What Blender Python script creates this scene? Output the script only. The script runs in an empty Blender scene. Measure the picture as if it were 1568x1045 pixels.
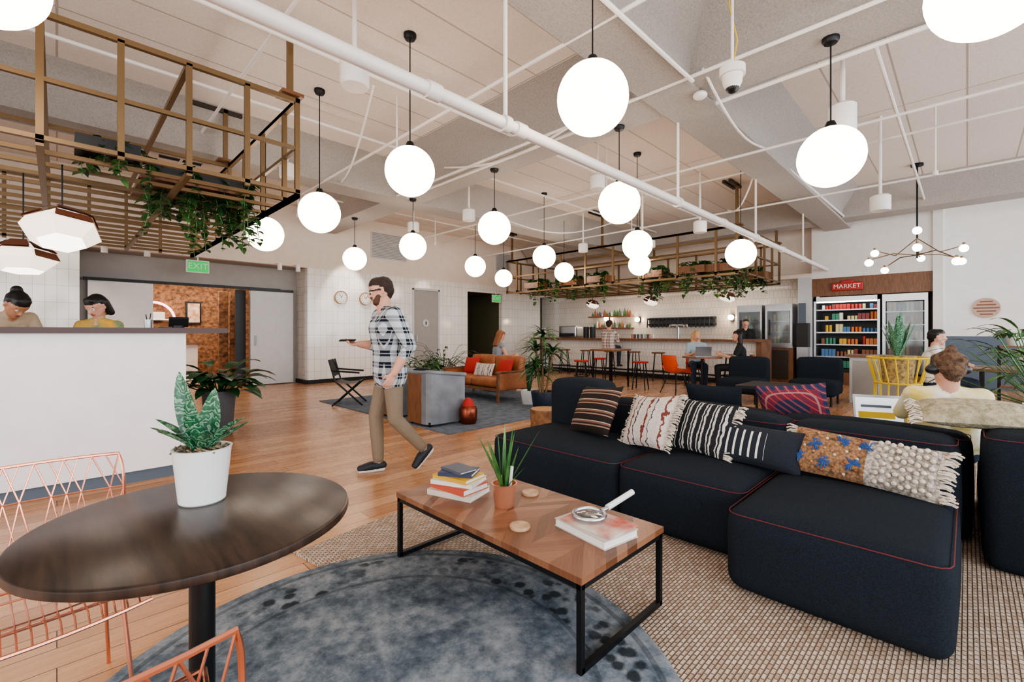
import bpy, bmesh, math, random
import numpy as np
from mathutils import Vector, Matrix, Euler, noise
random.seed(7)
sc=bpy.context.scene
R2=.70710678
def st(r,a):  # survey station coords (metres right, metres ahead) -> room x,y
    return (R2*(r+a), R2*(a-r))
# ------------------------------------------------------------ materials
def C(h):
    h=h.lstrip('#'); o=[]
    for i in (0,2,4):
        x=int(h[i:i+2],16)/255
        o.append(x/12.92 if x<=.04045 else ((x+.055)/1.055)**2.4)
    return (*o,1)
MC={}
class NT:
    def __init__(s,name):
        s.m=bpy.data.materials.new(name); s.m.use_nodes=True
        s.nt=s.m.node_tree; s.b=s.nt.nodes['Principled BSDF']
    def n(s,t,**k):
        x=s.nt.nodes.new(t)
        for a,v in k.items(): setattr(x,a,v)
        return x
    def l(s,a,b): s.nt.links.new(a,b)
    def setv(s,inp,v):
        if isinstance(v,bpy.types.NodeSocket): s.l(v,inp)
        else: inp.default_value=v
    def math(s,op,a,b=0,c=None):
        x=s.n('ShaderNodeMath',operation=op); s.setv(x.inputs[0],a); s.setv(x.inputs[1],b)
        if c is not None: s.setv(x.inputs[2],c)
        return x.outputs[0]
    def mix(s,f,a,b,bt='MIX'):
        x=s.n('ShaderNodeMix',data_type='RGBA',blend_type=bt)
        s.setv(x.inputs[0],f); s.setv(x.inputs[6],a); s.setv(x.inputs[7],b); return x.outputs[2]
    def obj(s): return s.n('ShaderNodeTexCoord').outputs['Object']
    def pos(s): return s.n('ShaderNodeNewGeometry').outputs['Position']
    def sep(s,v):
        x=s.n('ShaderNodeSeparateXYZ'); s.l(v,x.inputs[0]); return x.outputs
    def comb(s,a,b,c=0):
        x=s.n('ShaderNodeCombineXYZ'); s.setv(x.inputs[0],a); s.setv(x.inputs[1],b); s.setv(x.inputs[2],c); return x.outputs[0]
    def noise(s,v,sc_,det=3,ro=.5):
        x=s.n('ShaderNodeTexNoise'); s.l(v,x.inputs['Vector']); x.inputs['Scale'].default_value=sc_
        x.inputs['Detail'].default_value=det; x.inputs['Roughness'].default_value=ro; return x.outputs['Fac']
    def vor(s,v,sc_):
        x=s.n('ShaderNodeTexVoronoi'); s.l(v,x.inputs['Vector']); x.inputs['Scale'].default_value=sc_; return x.outputs
    def ramp(s,f,st_,interp='LINEAR'):
        x=s.n('ShaderNodeValToRGB'); s.l(f,x.inputs[0]); cr=x.color_ramp; cr.interpolation=interp
        while len(cr.elements)<len(st_): cr.elements.new(.5)
        for e,(p,c) in zip(cr.elements,st_): e.position=p; e.color=c
        return x.outputs[0]
    def bump(s,h,st_=.5,dist=.01):
        x=s.n('ShaderNodeBump'); s.l(h,x.inputs['Height']); x.inputs['Strength'].default_value=st_
        x.inputs['Distance'].default_value=dist; s.l(x.outputs[0],s.b.inputs['Normal'])
    def fin(s,col=None,rough=.5,metal=0,spec=None,coat=0):
        if col is not None: s.setv(s.b.inputs['Base Color'],col)
        s.setv(s.b.inputs['Roughness'],rough); s.b.inputs['Metallic'].default_value=metal
        if spec is not None: s.b.inputs['Specular IOR Level'].default_value=spec
        if coat: s.b.inputs['Coat Weight'].default_value=coat; s.b.inputs['Coat Roughness'].default_value=.08
        return s.m
def mat(name,col,rough=.5,metal=0,col2=None,ns=8,bump=0,bs=80,bd=.01,emit=0,trans=0,coat=0,spec=None):
    if name in MC: return MC[name]
    N=NT(name); o=N.obj()
    c=C(col)
    if col2: c=N.mix(N.ramp(N.noise(o,ns,4),[(.35,(0,0,0,1)),(.65,(1,1,1,1))]),C(col),C(col2))
    else:
        c2=tuple(min(1,x*.86) for x in C(col)[:3])+(1,)
        c=N.mix(N.noise(o,6,2),C(col),c2)
    if bump: N.bump(N.noise(o,bs,3),bump,bd)
    N.fin(c,rough,metal,spec,coat)
    if emit:
        N.b.inputs['Emission Color'].default_value=C(col); N.b.inputs['Emission Strength'].default_value=emit
    if trans: N.b.inputs['Transmission Weight'].default_value=trans
    MC[name]=N.m; return N.m
def m_floor():
    N=NT('oak_floor'); p=N.pos()
    br=N.n('ShaderNodeTexBrick'); N.l(p,br.inputs['Vector']); br.offset=.37
    for k,v in dict(Scale=1,).items(): br.inputs[k].default_value=v
    br.inputs['Brick Width'].default_value=1.5; br.inputs['Row Height'].default_value=.15
    br.inputs['Mortar Size'].default_value=.0022; br.inputs['Mortar Smooth'].default_value=.1
    br.inputs['Color1'].default_value=C('#d6a67c'); br.inputs['Color2'].default_value=C('#b07c54'); br.inputs['Mortar'].default_value=C('#54321d')
    mp=N.n('ShaderNodeMapping'); N.l(p,mp.inputs[0]); mp.inputs['Scale'].default_value=(1.2,16,1)
    g=N.noise(mp.outputs[0],3,6,.6)
    c=N.mix(.4,br.outputs[0],N.ramp(g,[(.3,C('#9a8268')),(.7,C('#ffffff'))]),'MULTIPLY')
    N.bump(br.outputs['Fac'],-.3,.002)
    return N.fin(c,N.math('MULTIPLY_ADD',g,.22,.16))
def m_tile(name,ax,w,h,off=0,col='#efece6',mor='#bdb7ae',ro=.12):
    N=NT(name); s=N.sep(N.pos()); v=N.comb(s[ax],s[2])
    br=N.n('ShaderNodeTexBrick'); N.l(v,br.inputs['Vector']); br.offset=off; br.inputs['Scale'].default_value=1
    br.inputs['Brick Width'].default_value=w; br.inputs['Row Height'].default_value=h
    br.inputs['Mortar Size'].default_value=.004; br.inputs['Mortar Smooth'].default_value=.3
    c1=C(col); br.inputs['Color1'].default_value=c1; br.inputs['Color2'].default_value=tuple(x*.93 for x in c1[:3])+(1,); br.inputs['Mortar'].default_value=C(mor)
    N.bump(br.outputs['Fac'],-.4,.004)
    return N.fin(br.outputs[0],ro,coat=.3)
def m_popcorn(name,col,lo=.72):
    N=NT(name); p=N.pos(); n=N.noise(p,55,5,.75); n2=N.noise(p,1.6,3)
    c1=C(col); dk=tuple(x*lo for x in c1[:3])+(1,)
    c=N.mix(N.ramp(n,[(.3,(0,0,0,1)),(.55,(1,1,1,1))]),dk,c1); c=N.mix(N.math('MULTIPLY',n2,.25),c,dk)  # hollows of the grain darkened in colour to suggest relief shading
    N.bump(n,1,.05); return N.fin(c,.95,spec=.1)
def m_ceiling():
    N=NT('painted_plank_ceiling'); p=N.pos(); s=N.sep(p); v=N.comb(s[0],s[1])
    br=N.n('ShaderNodeTexBrick'); N.l(v,br.inputs['Vector']); br.offset=0; br.inputs['Scale'].default_value=1
    br.inputs['Brick Width'].default_value=4.; br.inputs['Row Height'].default_value=.6; br.inputs['Mortar Size'].default_value=.01
    br.inputs['Color1'].default_value=C('#ebe1d8'); br.inputs['Color2'].default_value=C('#e4d9cf'); br.inputs['Mortar'].default_value=C('#b8aca0')
    n=N.noise(p,45,5,.7)
    N.bump(N.math('ADD',n,N.math('MULTIPLY',br.outputs['Fac'],-1.5)),.5,.012)
    c=N.mix(N.ramp(n,[(.3,(.25,.25,.25,1)),(.6,(0,0,0,1))]),br.outputs[0],C('#b0a497'))
    return N.fin(c,.9,spec=.15)
def m_wood(name,c1,c2,sx=2,sy=20,sz=2,rough=.4,scale=3):
    N=NT(name); mp=N.n('ShaderNodeMapping'); N.l(N.obj(),mp.inputs[0]); mp.inputs['Scale'].default_value=(sx,sy,sz)
    g=N.noise(mp.outputs[0],scale,6,.65)
    return N.fin(N.ramp(g,[(.3,C(c1)),(.7,C(c2))]),rough)
def m_chevron():
    N=NT('chevron_walnut'); s=N.sep(N.obj())
    zig=N.math('ABSOLUTE',N.math('SUBTRACT',N.math('FRACT',N.math('MULTIPLY',s[1],3.2)),.5))
    w=N.math('ADD',N.math('MULTIPLY',s[0],13),N.math('MULTIPLY',zig,6))
    idx=N.math('FLOOR',w); col_i=N.math('FLOOR',N.math('MULTIPLY',s[1],6.4))
    wn=N.n('ShaderNodeTexWhiteNoise',noise_dimensions='2D'); N.l(N.comb(idx,col_i),wn.inputs['Vector'])
    c=N.ramp(wn.outputs[0],[(0,C('#70472f')),(.5,C('#8b5d42')),(1,C('#a5775a'))])
    g=N.noise(N.comb(N.math('MULTIPLY',w,3),N.math('MULTIPLY',s[1],4)),4,5,.6)
    c=N.mix(.5,c,N.ramp(g,[(.3,C('#8a7466')),(.7,C('#ffffff'))]),'MULTIPLY')
    return N.fin(c,.36)
def m_stripe(name,ax,freq,stops,bump=.6,bs=140,wob=0.,rough=.9):
    N=NT(name); o=N.obj(); s=N.sep(o); v=N.math('MULTIPLY',s[ax],freq)
    if wob: v=N.math('ADD',v,N.math('MULTIPLY',N.noise(o,22,2),wob))
    c=N.ramp(N.math('FRACT',N.math('ADD',v,10)),stops,'CONSTANT')
    n=N.noise(o,bs,2); c=N.mix(N.math('MULTIPLY',n,.5),c,C('#3a342f'))
    N.bump(n,bump,.01); return N.fin(c,rough,spec=.2)
def m_plaid(name,base,dark,line,f=14,third=None):
    N=NT(name); s=N.sep(N.obj())
    hx=N.math('ADD',N.math('MULTIPLY',s[0],f),N.math('ADD',N.math('MULTIPLY',s[1],f),20.2)); hz=N.math('MULTIPLY',s[2],f)
    a=N.math('GREATER_THAN',N.math('FRACT',hx),.5); b=N.math('GREATER_THAN',N.math('FRACT',N.math('ADD',hz,20)),.5)
    c=N.mix(N.math('MULTIPLY',N.math('ADD',a,b),.5),C(base),C(dark))
    la=N.math('GREATER_THAN',N.math('FRACT',N.math('ADD',hx,.22)),.92); lb=N.math('GREATER_THAN',N.math('FRACT',N.math('ADD',hz,20.22)),.92)
    c=N.mix(N.math('MULTIPLY',N.math('MAXIMUM',la,lb),.4),c,C(line))
    N.bump(N.noise(N.obj(),14,2),.4,.02)
    return N.fin(c,.85,spec=.2)
def m_jute():
    N=NT('jute_weave'); p=N.pos()
    br=N.n('ShaderNodeTexBrick'); N.l(p,br.inputs['Vector']); br.offset=.5; br.inputs['Scale'].default_value=1
    br.inputs['Brick Width'].default_value=.034; br.inputs['Row Height'].default_value=.017; br.inputs['Mortar Size'].default_value=.0035; br.inputs['Mortar Smooth'].default_value=.9
    br.inputs['Color1'].default_value=C('#ddcfc0'); br.inputs['Color2'].default_value=C('#b6a08c'); br.inputs['Mortar'].default_value=C('#7a6657')
    c=N.mix(N.math('MULTIPLY',N.noise(p,3,3),.35),br.outputs[0],C('#b39c88'))
    n=N.noise(p,140,2); N.bump(N.math('ADD',N.math('MULTIPLY',br.outputs['Fac'],-1),N.math('MULTIPLY',n,.4)),.9,.008); return N.fin(c,.95,spec=.1)
def m_roundrug():
    N=NT('faded_rug'); o=N.obj(); ln=N.n('ShaderNodeVectorMath',operation='LENGTH'); N.l(o,ln.inputs[0]); r=ln.outputs['Value']
    n1=N.noise(o,3.2,5,.6); n2=N.noise(o,17,6,.75)
    c=N.ramp(N.math('ADD',N.math('MULTIPLY',n1,.55),N.math('MULTIPLY',n2,.45)),[(.38,C('#465059')),(.47,C('#65707a')),(.55,C('#858d94')),(.66,C('#a3a9ae'))])
    band=N.math('MULTIPLY',N.math('GREATER_THAN',r,.74),N.math('LESS_THAN',r,.93))
    v=N.vor(o,15)
    orn=N.ramp(N.math('ADD',v['Distance'],N.math('MULTIPLY',n2,.35)),[(.5,(1,1,1,1)),(.68,(0,0,0,1))])
    patch=N.ramp(N.noise(o,2.3,3),[(.36,(0,0,0,1)),(.5,(1,1,1,1))])
    c=N.mix(N.math('MULTIPLY',N.math('MULTIPLY',band,patch),N.math('MULTIPLY',orn,.85)),c,C('#20262c'))
    inner=N.math('MULTIPLY',N.math('LESS_THAN',r,.72),N.ramp(N.math('ADD',N.vor(o,9)['Distance'],N.math('MULTIPLY',n2,.5)),[(.5,(1,1,1,1)),(.7,(0,0,0,1))]))
    c=N.mix(N.math('MULTIPLY',inner,.35),c,C('#3c454e'))
    ring=N.math('LESS_THAN',N.math('ABSOLUTE',N.math('SUBTRACT',r,.955)),.012)
    ring2=N.math('LESS_THAN',N.math('ABSOLUTE',N.math('SUBTRACT',r,.73)),.01)
    c=N.mix(N.math('MULTIPLY',N.math('MAXIMUM',ring,ring2),.45),c,C('#2b3138'))
    N.bump(n2,.3,.004); return N.fin(c,.9,spec=.1)
FLOOR=m_floor()
TILEX=m_tile('white_tile_x',0,.15,.3); TILEY=m_tile('white_tile_y',1,.1,.2,.5,'#ddd4ca','#a89e94')
POP=m_popcorn('textured_concrete','#e9e0d8'); CEIL=m_ceiling()
WHITE=mat('white_paint','#efebe6',.6); WARMW=mat('warm_white_paint','#ebddd0',.7)
GREY=mat('grey_paint','#a8a39e',.6); LGREY=mat('light_grey_paint','#cfcfcf',.5); BLUEG=mat('blue_grey_paint','#5f6b77',.6)
OLIVE=mat('olive_paint','#5c5a45',.6); BLACK=mat('black_metal','#141416',.4,.3); BLACKP=mat('black_plastic','#18191b',.45)
BRASS=mat('brass_tube','#80684a',.4,.5); COPPER=mat('copper_metal','#d79a7c',.35,.6); ROSE=mat('rose_gold_wire','#e79f84',.25,.9)
STEEL=mat('brushed_steel','#b9bcc0',.3,.95); NAVY=mat('navy_fabric','#1e242b',.95,col2='#272d35',ns=160,bump=.35,bs=300,bd=.003,spec=.15)
PIPING=mat('red_piping','#6a2a30',.8); LEATHER=mat('tan_leather','#a4653c',.45,col2='#8b512e',ns=6)
CHGREY=mat('grey_upholstery','#80848a',.38,col2='#6d7177',ns=5,spec=.6)
WALN=m_wood('walnut_wood','#5c3a26','#8d6142',2,20,2); OAKW=m_wood('oak_wood','#a9784c','#d2a679',2,2,14)
DARKW=m_wood('dark_stained_wood','#15100d','#46342a',14,1.5,2,.32,2); PLANKW=m_wood('rough_reclaimed_wood','#2c1a12','#b5835c',3,3,4,.8,3)
GREEN=mat('leaf_green','#2f5a2e',.4,col2='#4e7f3f',ns=12); DGREEN=mat('dark_leaf_green','#17361f',.35,col2='#2e5a34',ns=10)
BGREEN=mat('bright_leaf','#5b8a3c',.4,col2='#7aa650',ns=10)
def m_snake():
    N=NT('snake_leaf'); o=N.obj(); s=N.sep(o)
    w=N.math('ADD',N.math('MULTIPLY',s[2],48),N.math('MULTIPLY',N.noise(o,28,3),7))
    return N.fin(N.ramp(N.math('FRACT',w),[(0,C('#1b4a34')),(.55,C('#2f6a48')),(.85,C('#86a98a'))]),.35)
SNAKE=m_snake()
WPOT=mat('white_ceramic','#f0efec',.25); GPOT=mat('grey_ceramic','#5a5c60',.5); SOIL=mat('soil_moss','#8c7c62',.95,col2='#574a38',ns=60,bump=.8)
NPOT=mat('navy_ceramic','#26303d',.35)
GLOBE=mat('opal_globe_glow','#fff0de',.3,emit=8.5); BULB=mat('bulb_glow','#fff1dc',.3,emit=14)
WHPIPE=mat('white_pipe','#ebe5df',.45); PAPER=mat('paper','#f3f0ea',.8); RED=mat('red_fabric','#b3302b',.8); ORANGE=mat('orange_shell','#d9532c',.4)
YELLOW=mat('yellow_wire','#d6b52f',.4); STRUT=mat('dark_strut','#4a4440',.5,.5); CREAM=mat('cream_yarn','#e6dccd',.95,col2='#cdbfae',ns=40,bump=.8,bs=120)
GLASS=mat('clear_glass','#e8f0f2',.03,trans=.95)
# ------------------------------------------------------------ mesh builder
class MB:
    def __init__(s,name,loc=(0,0,0),rz=0,rot=None):
        s.name=name; s.v=[]; s.f=[]; s.m=[]; s.mats=[]; s.M=Matrix(); s.loc=loc; s.rz=rz; s.rot=rot
    def mi(s,m):
        if m not in s.mats: s.mats.append(m)
        return s.mats.index(m)
    def add(s,vs,fs,m):
        b=len(s.v); s.v+=[tuple(s.M@Vector(p)) for p in vs]; s.f+=[tuple(b+i for i in f) for f in fs]; s.m+=[s.mi(m)]*len(fs)
    def box(s,c,d,m,rz=0,rx=0,ry=0):
        hx,hy,hz=d[0]/2,d[1]/2,d[2]/2; R=Euler((rx,ry,rz)).to_matrix(); c=Vector(c)
        vs=[c+R@Vector((x*hx,y*hy,z*hz)) for x in(-1,1) for y in(-1,1) for z in(-1,1)]
        s.add(vs,[(0,1,3,2),(4,6,7,5),(0,4,5,1),(2,3,7,6),(0,2,6,4),(1,5,7,3)],m)
    def bb(s,x0,x1,y0,y1,z0,z1,m): s.box(((x0+x1)/2,(y0+y1)/2,(z0+z1)/2),(x1-x0,y1-y0,z1-z0),m)
    def bar(s,a,b,w,m):
        a=Vector(a); b=Vector(b); s.tube([a,b],w*.7071,m,4,tw=math.pi/4)
    def tube(s,pts,r,m,seg=8,closed=False,tw=0,caps=True):
        P=[Vector(p) for p in pts]; n=len(P)
        if n<2: return
        rs=r if isinstance(r,(list,tuple)) else [r]*n
        T=[]
        for i in range(n):
            if closed: t=P[(i+1)%n]-P[i-1]
            else: t=P[min(i+1,n-1)]-P[max(i-1,0)]
            T.append(t.normalized() if t.length>1e-9 else Vector((0,0,1)))
        up=Vector((0,0,1)) if abs(T[0].z)<.9 else Vector((1,0,0))
        u=T[0].cross(up).normalized(); vs=[]
        for i in range(n):
            u=(u-T[i]*u.dot(T[i]))
            u=u.normalized() if u.length>1e-6 else T[i].orthogonal().normalized()
            w=T[i].cross(u)
            for k in range(seg):
                a=2*math.pi*k/seg+tw; vs.append(P[i]+(u*math.cos(a)+w*math.sin(a))*rs[i])
        fs=[]
        for i in range(n if closed else n-1):
            j=(i+1)%n
            for k in range(seg):
                l=(k+1)%seg; fs.append((i*seg+k,i*seg+l,j*seg+l,j*seg+k))
        if caps and not closed: fs+= [tuple(range(seg))[::-1],tuple((n-1)*seg+k for k in range(seg))]
        s.add(vs,fs,m)
    def cyl(s,c,r,h,m,seg=24,r2=None):
        r2=r if r2 is None else r2
        s.lathe([(0,0),(r,0),(r2,h),(0,h)],m,c,seg)
    def lathe(s,prof,m,c=(0,0,0),seg=24,ph=0):
        vs=[];fs=[];n=len(prof); c=Vector(c)
        for (r,z) in prof:
            for k in range(seg):
                a=2*math.pi*k/seg+ph; vs.append(c+Vector((r*math.cos(a),r*math.sin(a),z)))
        for i in range(n-1):
            for k in range(seg):
                l=(k+1)%seg
                q=(i*seg+k,i*seg+l,(i+1)*seg+l,(i+1)*seg+k)
                if prof[i][0]<1e-9: q=(i*seg,(i+1)*seg+l,(i+1)*seg+k)
                elif prof[i+1][0]<1e-9: q=(i*seg+k,i*seg+l,(i+1)*seg)
                fs.append(q)
        s.add(vs,fs,m)
    def sph(s,c,r,m,sc_=(1,1,1),seg=20,rings=12):
        c=Vector(c); vs=[];fs=[]
        for i in range(rings+1):
            th=math.pi*i/rings
            for k in range(seg):
                a=2*math.pi*k/seg
                vs.append(c+Vector((r*sc_[0]*math.sin(th)*math.cos(a),r*sc_[1]*math.sin(th)*math.sin(a),r*sc_[2]*math.cos(th))))
        for i in range(rings):
            for k in range(seg):
                l=(k+1)%seg
                if i==0: fs.append((k,seg+k,seg+l))
                elif i==rings-1: fs.append((i*seg+k,(i+1)*seg+k,i*seg+l))
                else: fs.append((i*seg+k,(i+1)*seg+k,(i+1)*seg+l,i*seg+l))
        s.add(vs,fs,m)
    def rbox(s,c,d,r,m,puff=0,div=5,rz=0,rx=0,ry=0):
        h=[x/2 for x in d]; r=min(r,min(h)*.98); c=Vector(c); R=Euler((rx,ry,rz)).to_matrix()
        L=[]
        for a in range(3):
            e=h[a]; i=e-r
            l=[-e,-e+r*.18,-e+r*.55]+[-i+2*i*k/div for k in range(div+1)]+[e-r*.55,e-r*.18,e]
            L.append(l)
        idx={};vs=[];fs=[]
        def vid(p,ax,sg):
            q=Vector([max(-(h[k]-r),min(h[k]-r,p[k])) for k in range(3)]); dd=Vector(p)-q
            o=q+dd.normalized()*r if dd.length>1e-9 else q
            key=tuple(round(x,5) for x in o)
            if key in idx: return idx[key]
            if puff:
                a,b=[k for k in range(3) if k!=ax]
                pf=puff*max(0,1-(p[a]/h[a])**2)*max(0,1-(p[b]/h[b])**2)
                o=o.copy(); o[ax]+=sg*pf*(1 if ax==2 else .45)
            idx[key]=len(vs); vs.append(c+R@o); return idx[key]
        for ax in range(3):
            a,b=[k for k in range(3) if k!=ax]
            for sg in(-1,1):
                for i in range(len(L[a])-1):
                    for j in range(len(L[b])-1):
                        q=[]
                        for (ii,jj) in((i,j),(i+1,j),(i+1,j+1),(i,j+1)):
                            p=[0,0,0]; p[ax]=sg*h[ax]; p[a]=L[a][ii]; p[b]=L[b][jj]; q.append(vid(p,ax,sg))
                        if len(set(q))>=3:
                            qq=[]; [qq.append(x) for x in q if x not in qq]; fs.append(tuple(qq))
        s.add(vs,fs,m)
    def grid(s,fn,nu,nv,m):
        vs=[fn(i/nu,j/nv) for i in range(nu+1) for j in range(nv+1)]
        s.add(vs,[(i*(nv+1)+j,(i+1)*(nv+1)+j,(i+1)*(nv+1)+j+1,i*(nv+1)+j+1) for i in range(nu) for j in range(nv)],m)
    def leaf(s,b,d,L,w,m,droop=.3,n=6,fold=.25,tw=None,base=.25):
        b=Vector(b); d=Vector(d).normalized(); side=d.cross(Vector((0,0,1)))
        if tw is not None or side.length<.05:
            a=tw if tw is not None else random.uniform(0,6.28); side=Vector((math.cos(a),math.sin(a),0)); side=(side-d*side.dot(d))
        side.normalize(); vs=[]
        for i in range(n+1):
            t=i/n; p=b+d*L*t+Vector((0,0,-1))*droop*L*t*t
            tt=base+(1-base)*t
            ww=w*.5*max(0,math.sin(math.pi*min(1,tt)))**.8 if i<n else 0
            nn=side.cross(d)*(-fold*ww)
            vs+=[p-side*ww-nn*1,p,p+side*ww-nn*1]
        fs=[]
        for i in range(n):
            o=i*3; fs+=[(o,o+1,o+4,o+3),(o+1,o+2,o+5,o+4)]
        s.add(vs,fs,m)
    def done(s,sharp=38,fix=True,parent=None):
        me=bpy.data.meshes.new(s.name); me.from_pydata(s.v,[],s.f)
        for m in s.mats: me.materials.append(m)
        me.polygons.foreach_set('material_index',s.m); me.polygons.foreach_set('use_smooth',[True]*len(s.f))
        me.validate()
        if fix:
            bm=bmesh.new(); bm.from_mesh(me); bmesh.ops.recalc_face_normals(bm,faces=bm.faces); bm.to_mesh(me); bm.free()
        me.set_sharp_from_angle(angle=math.radians(sharp))
        o=bpy.data.objects.new(s.name,me); sc.collection.objects.link(o); o.location=s.loc
        o.rotation_euler=s.rot if s.rot is not None else (0,0,s.rz)
        if parent: o.parent=parent
        return o
def text(name,body,size,m,loc,rot,parent=None):
    cu=bpy.data.curves.new(name,'FONT'); cu.body=body; cu.size=size; cu.extrude=.004; cu.align_x='CENTER'; cu.align_y='CENTER'
    cu.materials.append(m); o=bpy.data.objects.new(name,cu); sc.collection.objects.link(o)
    o.rotation_euler=rot; o.location=loc
    if parent: o.parent=parent; o.matrix_parent_inverse=Matrix.Translation(parent.location).inverted()
    return o
# ------------------------------------------------------------ room shell
H=4.3
b=MB('floor'); b.bb(-4.6,14.9,-5.2,11.55,-.1,0,FLOOR); b.bb(.3,4.33,11.55,15,-.1,0,FLOOR); b.bb(9.2,11.1,11.55,13.4,-.1,0,FLOOR); b.done()
b=MB('ceiling'); b.bb(-4.6,14.9,-5.2,12.3,H,H+.15,CEIL); b.done()
def beam(name,ax,c,lo,hi,dz=0,k=1):
    b=MB(name); w0,w1,z0=.25*k,.62*k,3.74+dz
    pr=[(-w0,z0),(w0,z0),(w0+.05,z0+.22),(w1,H+.02),(-w1,H+.02),(-w0-.05,z0+.22)]
    vs=[]
    for t in(lo,hi):
        for(p,z) in pr: vs.append((t,c+p,z) if ax==0 else (c+p,t,z))
    n=len(pr); b.add(vs,[tuple(range(n)),tuple(range(n,2*n))]+[(i,(i+1)%n,n+(i+1)%n,n+i) for i in range(n)],POP); b.done()
beam('trim_beam_1',0,2.2,-4.5,13.3,0); beam('trim_beam_2',0,7.7,-4.5,13.6,.003); beam('trim_beam_3',0,-3.4,-4.5,14.5,.005)
beam('trim_beam_4',1,4.7,-5,11.3,.021,1.13); beam('trim_beam_5',1,12.4,-5,11.3,.023,1.13); beam('trim_beam_6',1,-3,-5,11.3,.025,1.13)
W=11.4
b=MB('wall_back')
for x0,x1 in((-4.6,.29),(4.33,7.32),(8.25,9.37),(10.9,12.9)): b.bb(x0,x1,W,W+.15,0,2.85,TILEX)
b.bb(7.32,8.25,W,W+.15,2.55,2.85,TILEX); b.bb(9.37,10.9,W,W+.15,2.6,2.85,TILEX)
b.bb(12.9,13.85,W+.6,W+.7,0,2.85,OLIVE)
b.bb(-4.6,13.85,W,W+.15,2.85,H,WARMW); b.bb(.29,4.33,W+.15,12.25,2.85,2.95,GREY)
b.bb(.14,.29,W+.15,12.1,0,2.85,GREY); b.bb(4.33,4.48,W+.15,12.1,0,2.85,TILEY)
b.bb(.14,1.37,12.1,12.2,0,2.85,GREY); b.bb(3.26,4.48,12.1,12.2,0,2.85,GREY); b.bb(1.37,3.26,12.1,12.2,2.3,2.85,GREY)
b.bb(9.22,9.37,W+.15,13.2,0,2.7,OLIVE); b.bb(10.9,11.05,W+.15,13.2,0,2.7,OLIVE); b.bb(9.22,11.05,13.2,13.3,0,2.7,OLIVE); b.bb(9.22,11.05,W+.15,13.3,2.6,2.7,OLIVE)
b.done()
b=MB('wall_corridor'); b.bb(.2,4.6,14.9,15,0,3,PLANKW); b.bb(.2,4.6,12.2,15,2.95,3.05,GREY); b.bb(.1,.2,12.2,15,0,3,PLANKW); b.bb(4.5,4.6,12.2,15,0,3,PLANKW)
b.done()
b=MB('trim_wood_posts'); 
for x in(2.95,3.2): b.rbox((x,13.2,1.15),(.2,.1,2.3),.01,PLANKW)
b.done()
b=MB('corridor_sideboard'); b.bb(1.4,2.6,14.2,14.7,0,.95,WHITE); b.bb(1.35,2.65,14.15,14.75,.95,1.0,WALN); b.bb(1.8,2.3,14.4,14.45,1.05,1.4,BLACKP); b.bb(2.0,2.1,14.38,14.48,1.0,1.05,BLACKP); b.done()
b=MB('arched_neon_sign',(1.75,14.82,1.6)); b.tube([(math.cos(t)*.45,0,math.sin(t)*.45) for t in [k*math.pi/14 for k in range(15)]],.03,mat('pink_neon','#ffd0d8',.4,emit=3)); b.rbox((0,.03,.1),(.5,.03,.2),.01,WHITE); b.tube([(-.45,0,0),(.45,0,0)],.02,WHITE); b.done()
b=MB('framed_poster'); b.bb(2.45,2.8,14.85,14.895,1.5,2.1,BLACKP); b.bb(2.49,2.76,14.84,14.85,1.54,2.06,mat('poster_cream','#e6d9c0',.7,col2='#c07048',ns=6)); b.done()
b=MB('baseboard_back'); 
for x0,x1 in((4.33,7.3),(8.27,9.37),(10.9,12.9)): b.bb(x0,x1,W-.02,W,0,.1,BLACKP)
b.bb(4.3,4.33,W,12.1,0,.1,BLACKP); b.done()
b=MB('door_1'); b.bb(.42,1.42,12.0,12.05,.02,2.28,WHITE); b.bb(.35,3.9,11.97,12.0,2.28,2.34,BLACK); b.done()
b=MB('door_2'); b.bb(3.24,4.2,11.98,12.03,.02,2.26,LGREY); b.tube([(3.34,11.95,.95),(3.34,11.95,1.2)],.012,STEEL); b.bb(3.2,4.2,11.96,11.98,2.26,2.32,BLACK); b.done()
b=MB('door_3'); b.bb(3.0,3.22,12.3,12.36,.0,2.28,BLACKP); b.done()
b=MB('door_4'); b.bb(7.34,8.23,W+.03,W+.08,.01,2.54,GREY); b.bb(7.3,7.36,W-.015,W+.03,0,2.56,LGREY); b.bb(8.21,8.27,W-.015,W+.03,0,2.56,LGREY); b.bb(7.3,8.27,W-.015,W+.03,2.52,2.58,LGREY)
b.tube([(7.45,W-.03,1.0),(7.45,W-.03,1.2)],.012,STEEL)
b.M=Matrix.Translation((7.78,W+.02,1.55))@Matrix.Rotation(math.pi/2,4,'X'); b.cyl((0,0,0),.11,.012,LGREY); b.M=Matrix(); b.box((7.78,W,1.55),(.03,.01,.1),BLACKP); b.done()
b=MB('door_5'); 
for x0,x1 in((9.5,10.1),(10.15,10.75)): b.bb(x0,x1,13.1,13.17,.02,2.3,mat('olive_door','#6e6b50',.5))
b.done()
XB=13.7
b=MB('wall_bar'); b.bb(XB,XB+.15,2.75,12.1,0,2.65,TILEY); b.bb(XB,XB+.15,2.75,12.1,2.65,H,WARMW)
b.bb(XB-.35,XB+.15,2.75,3.05,0,2.65,LGREY); b.bb(13.35,14.9,.52,2.75,2.6,H,WHITE); b.bb(14.2,14.3,.5,2.75,0,2.6,WALN)
b.bb(13.38,13.5,.52,2.75,2.16,2.6,WALN); b.bb(13.3,14.9,.36,.52,0,H,WHITE); b.bb(XB-.35,XB,2.75,12,2.65,2.75,WARMW); b.done()
b=MB('wall_east'); b.bb(14.6,14.75,-5.2,.36,0,1.18,BLUEG); b.bb(14.6,14.75,-5.2,.36,1.18,H,WHITE); b.done()
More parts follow.
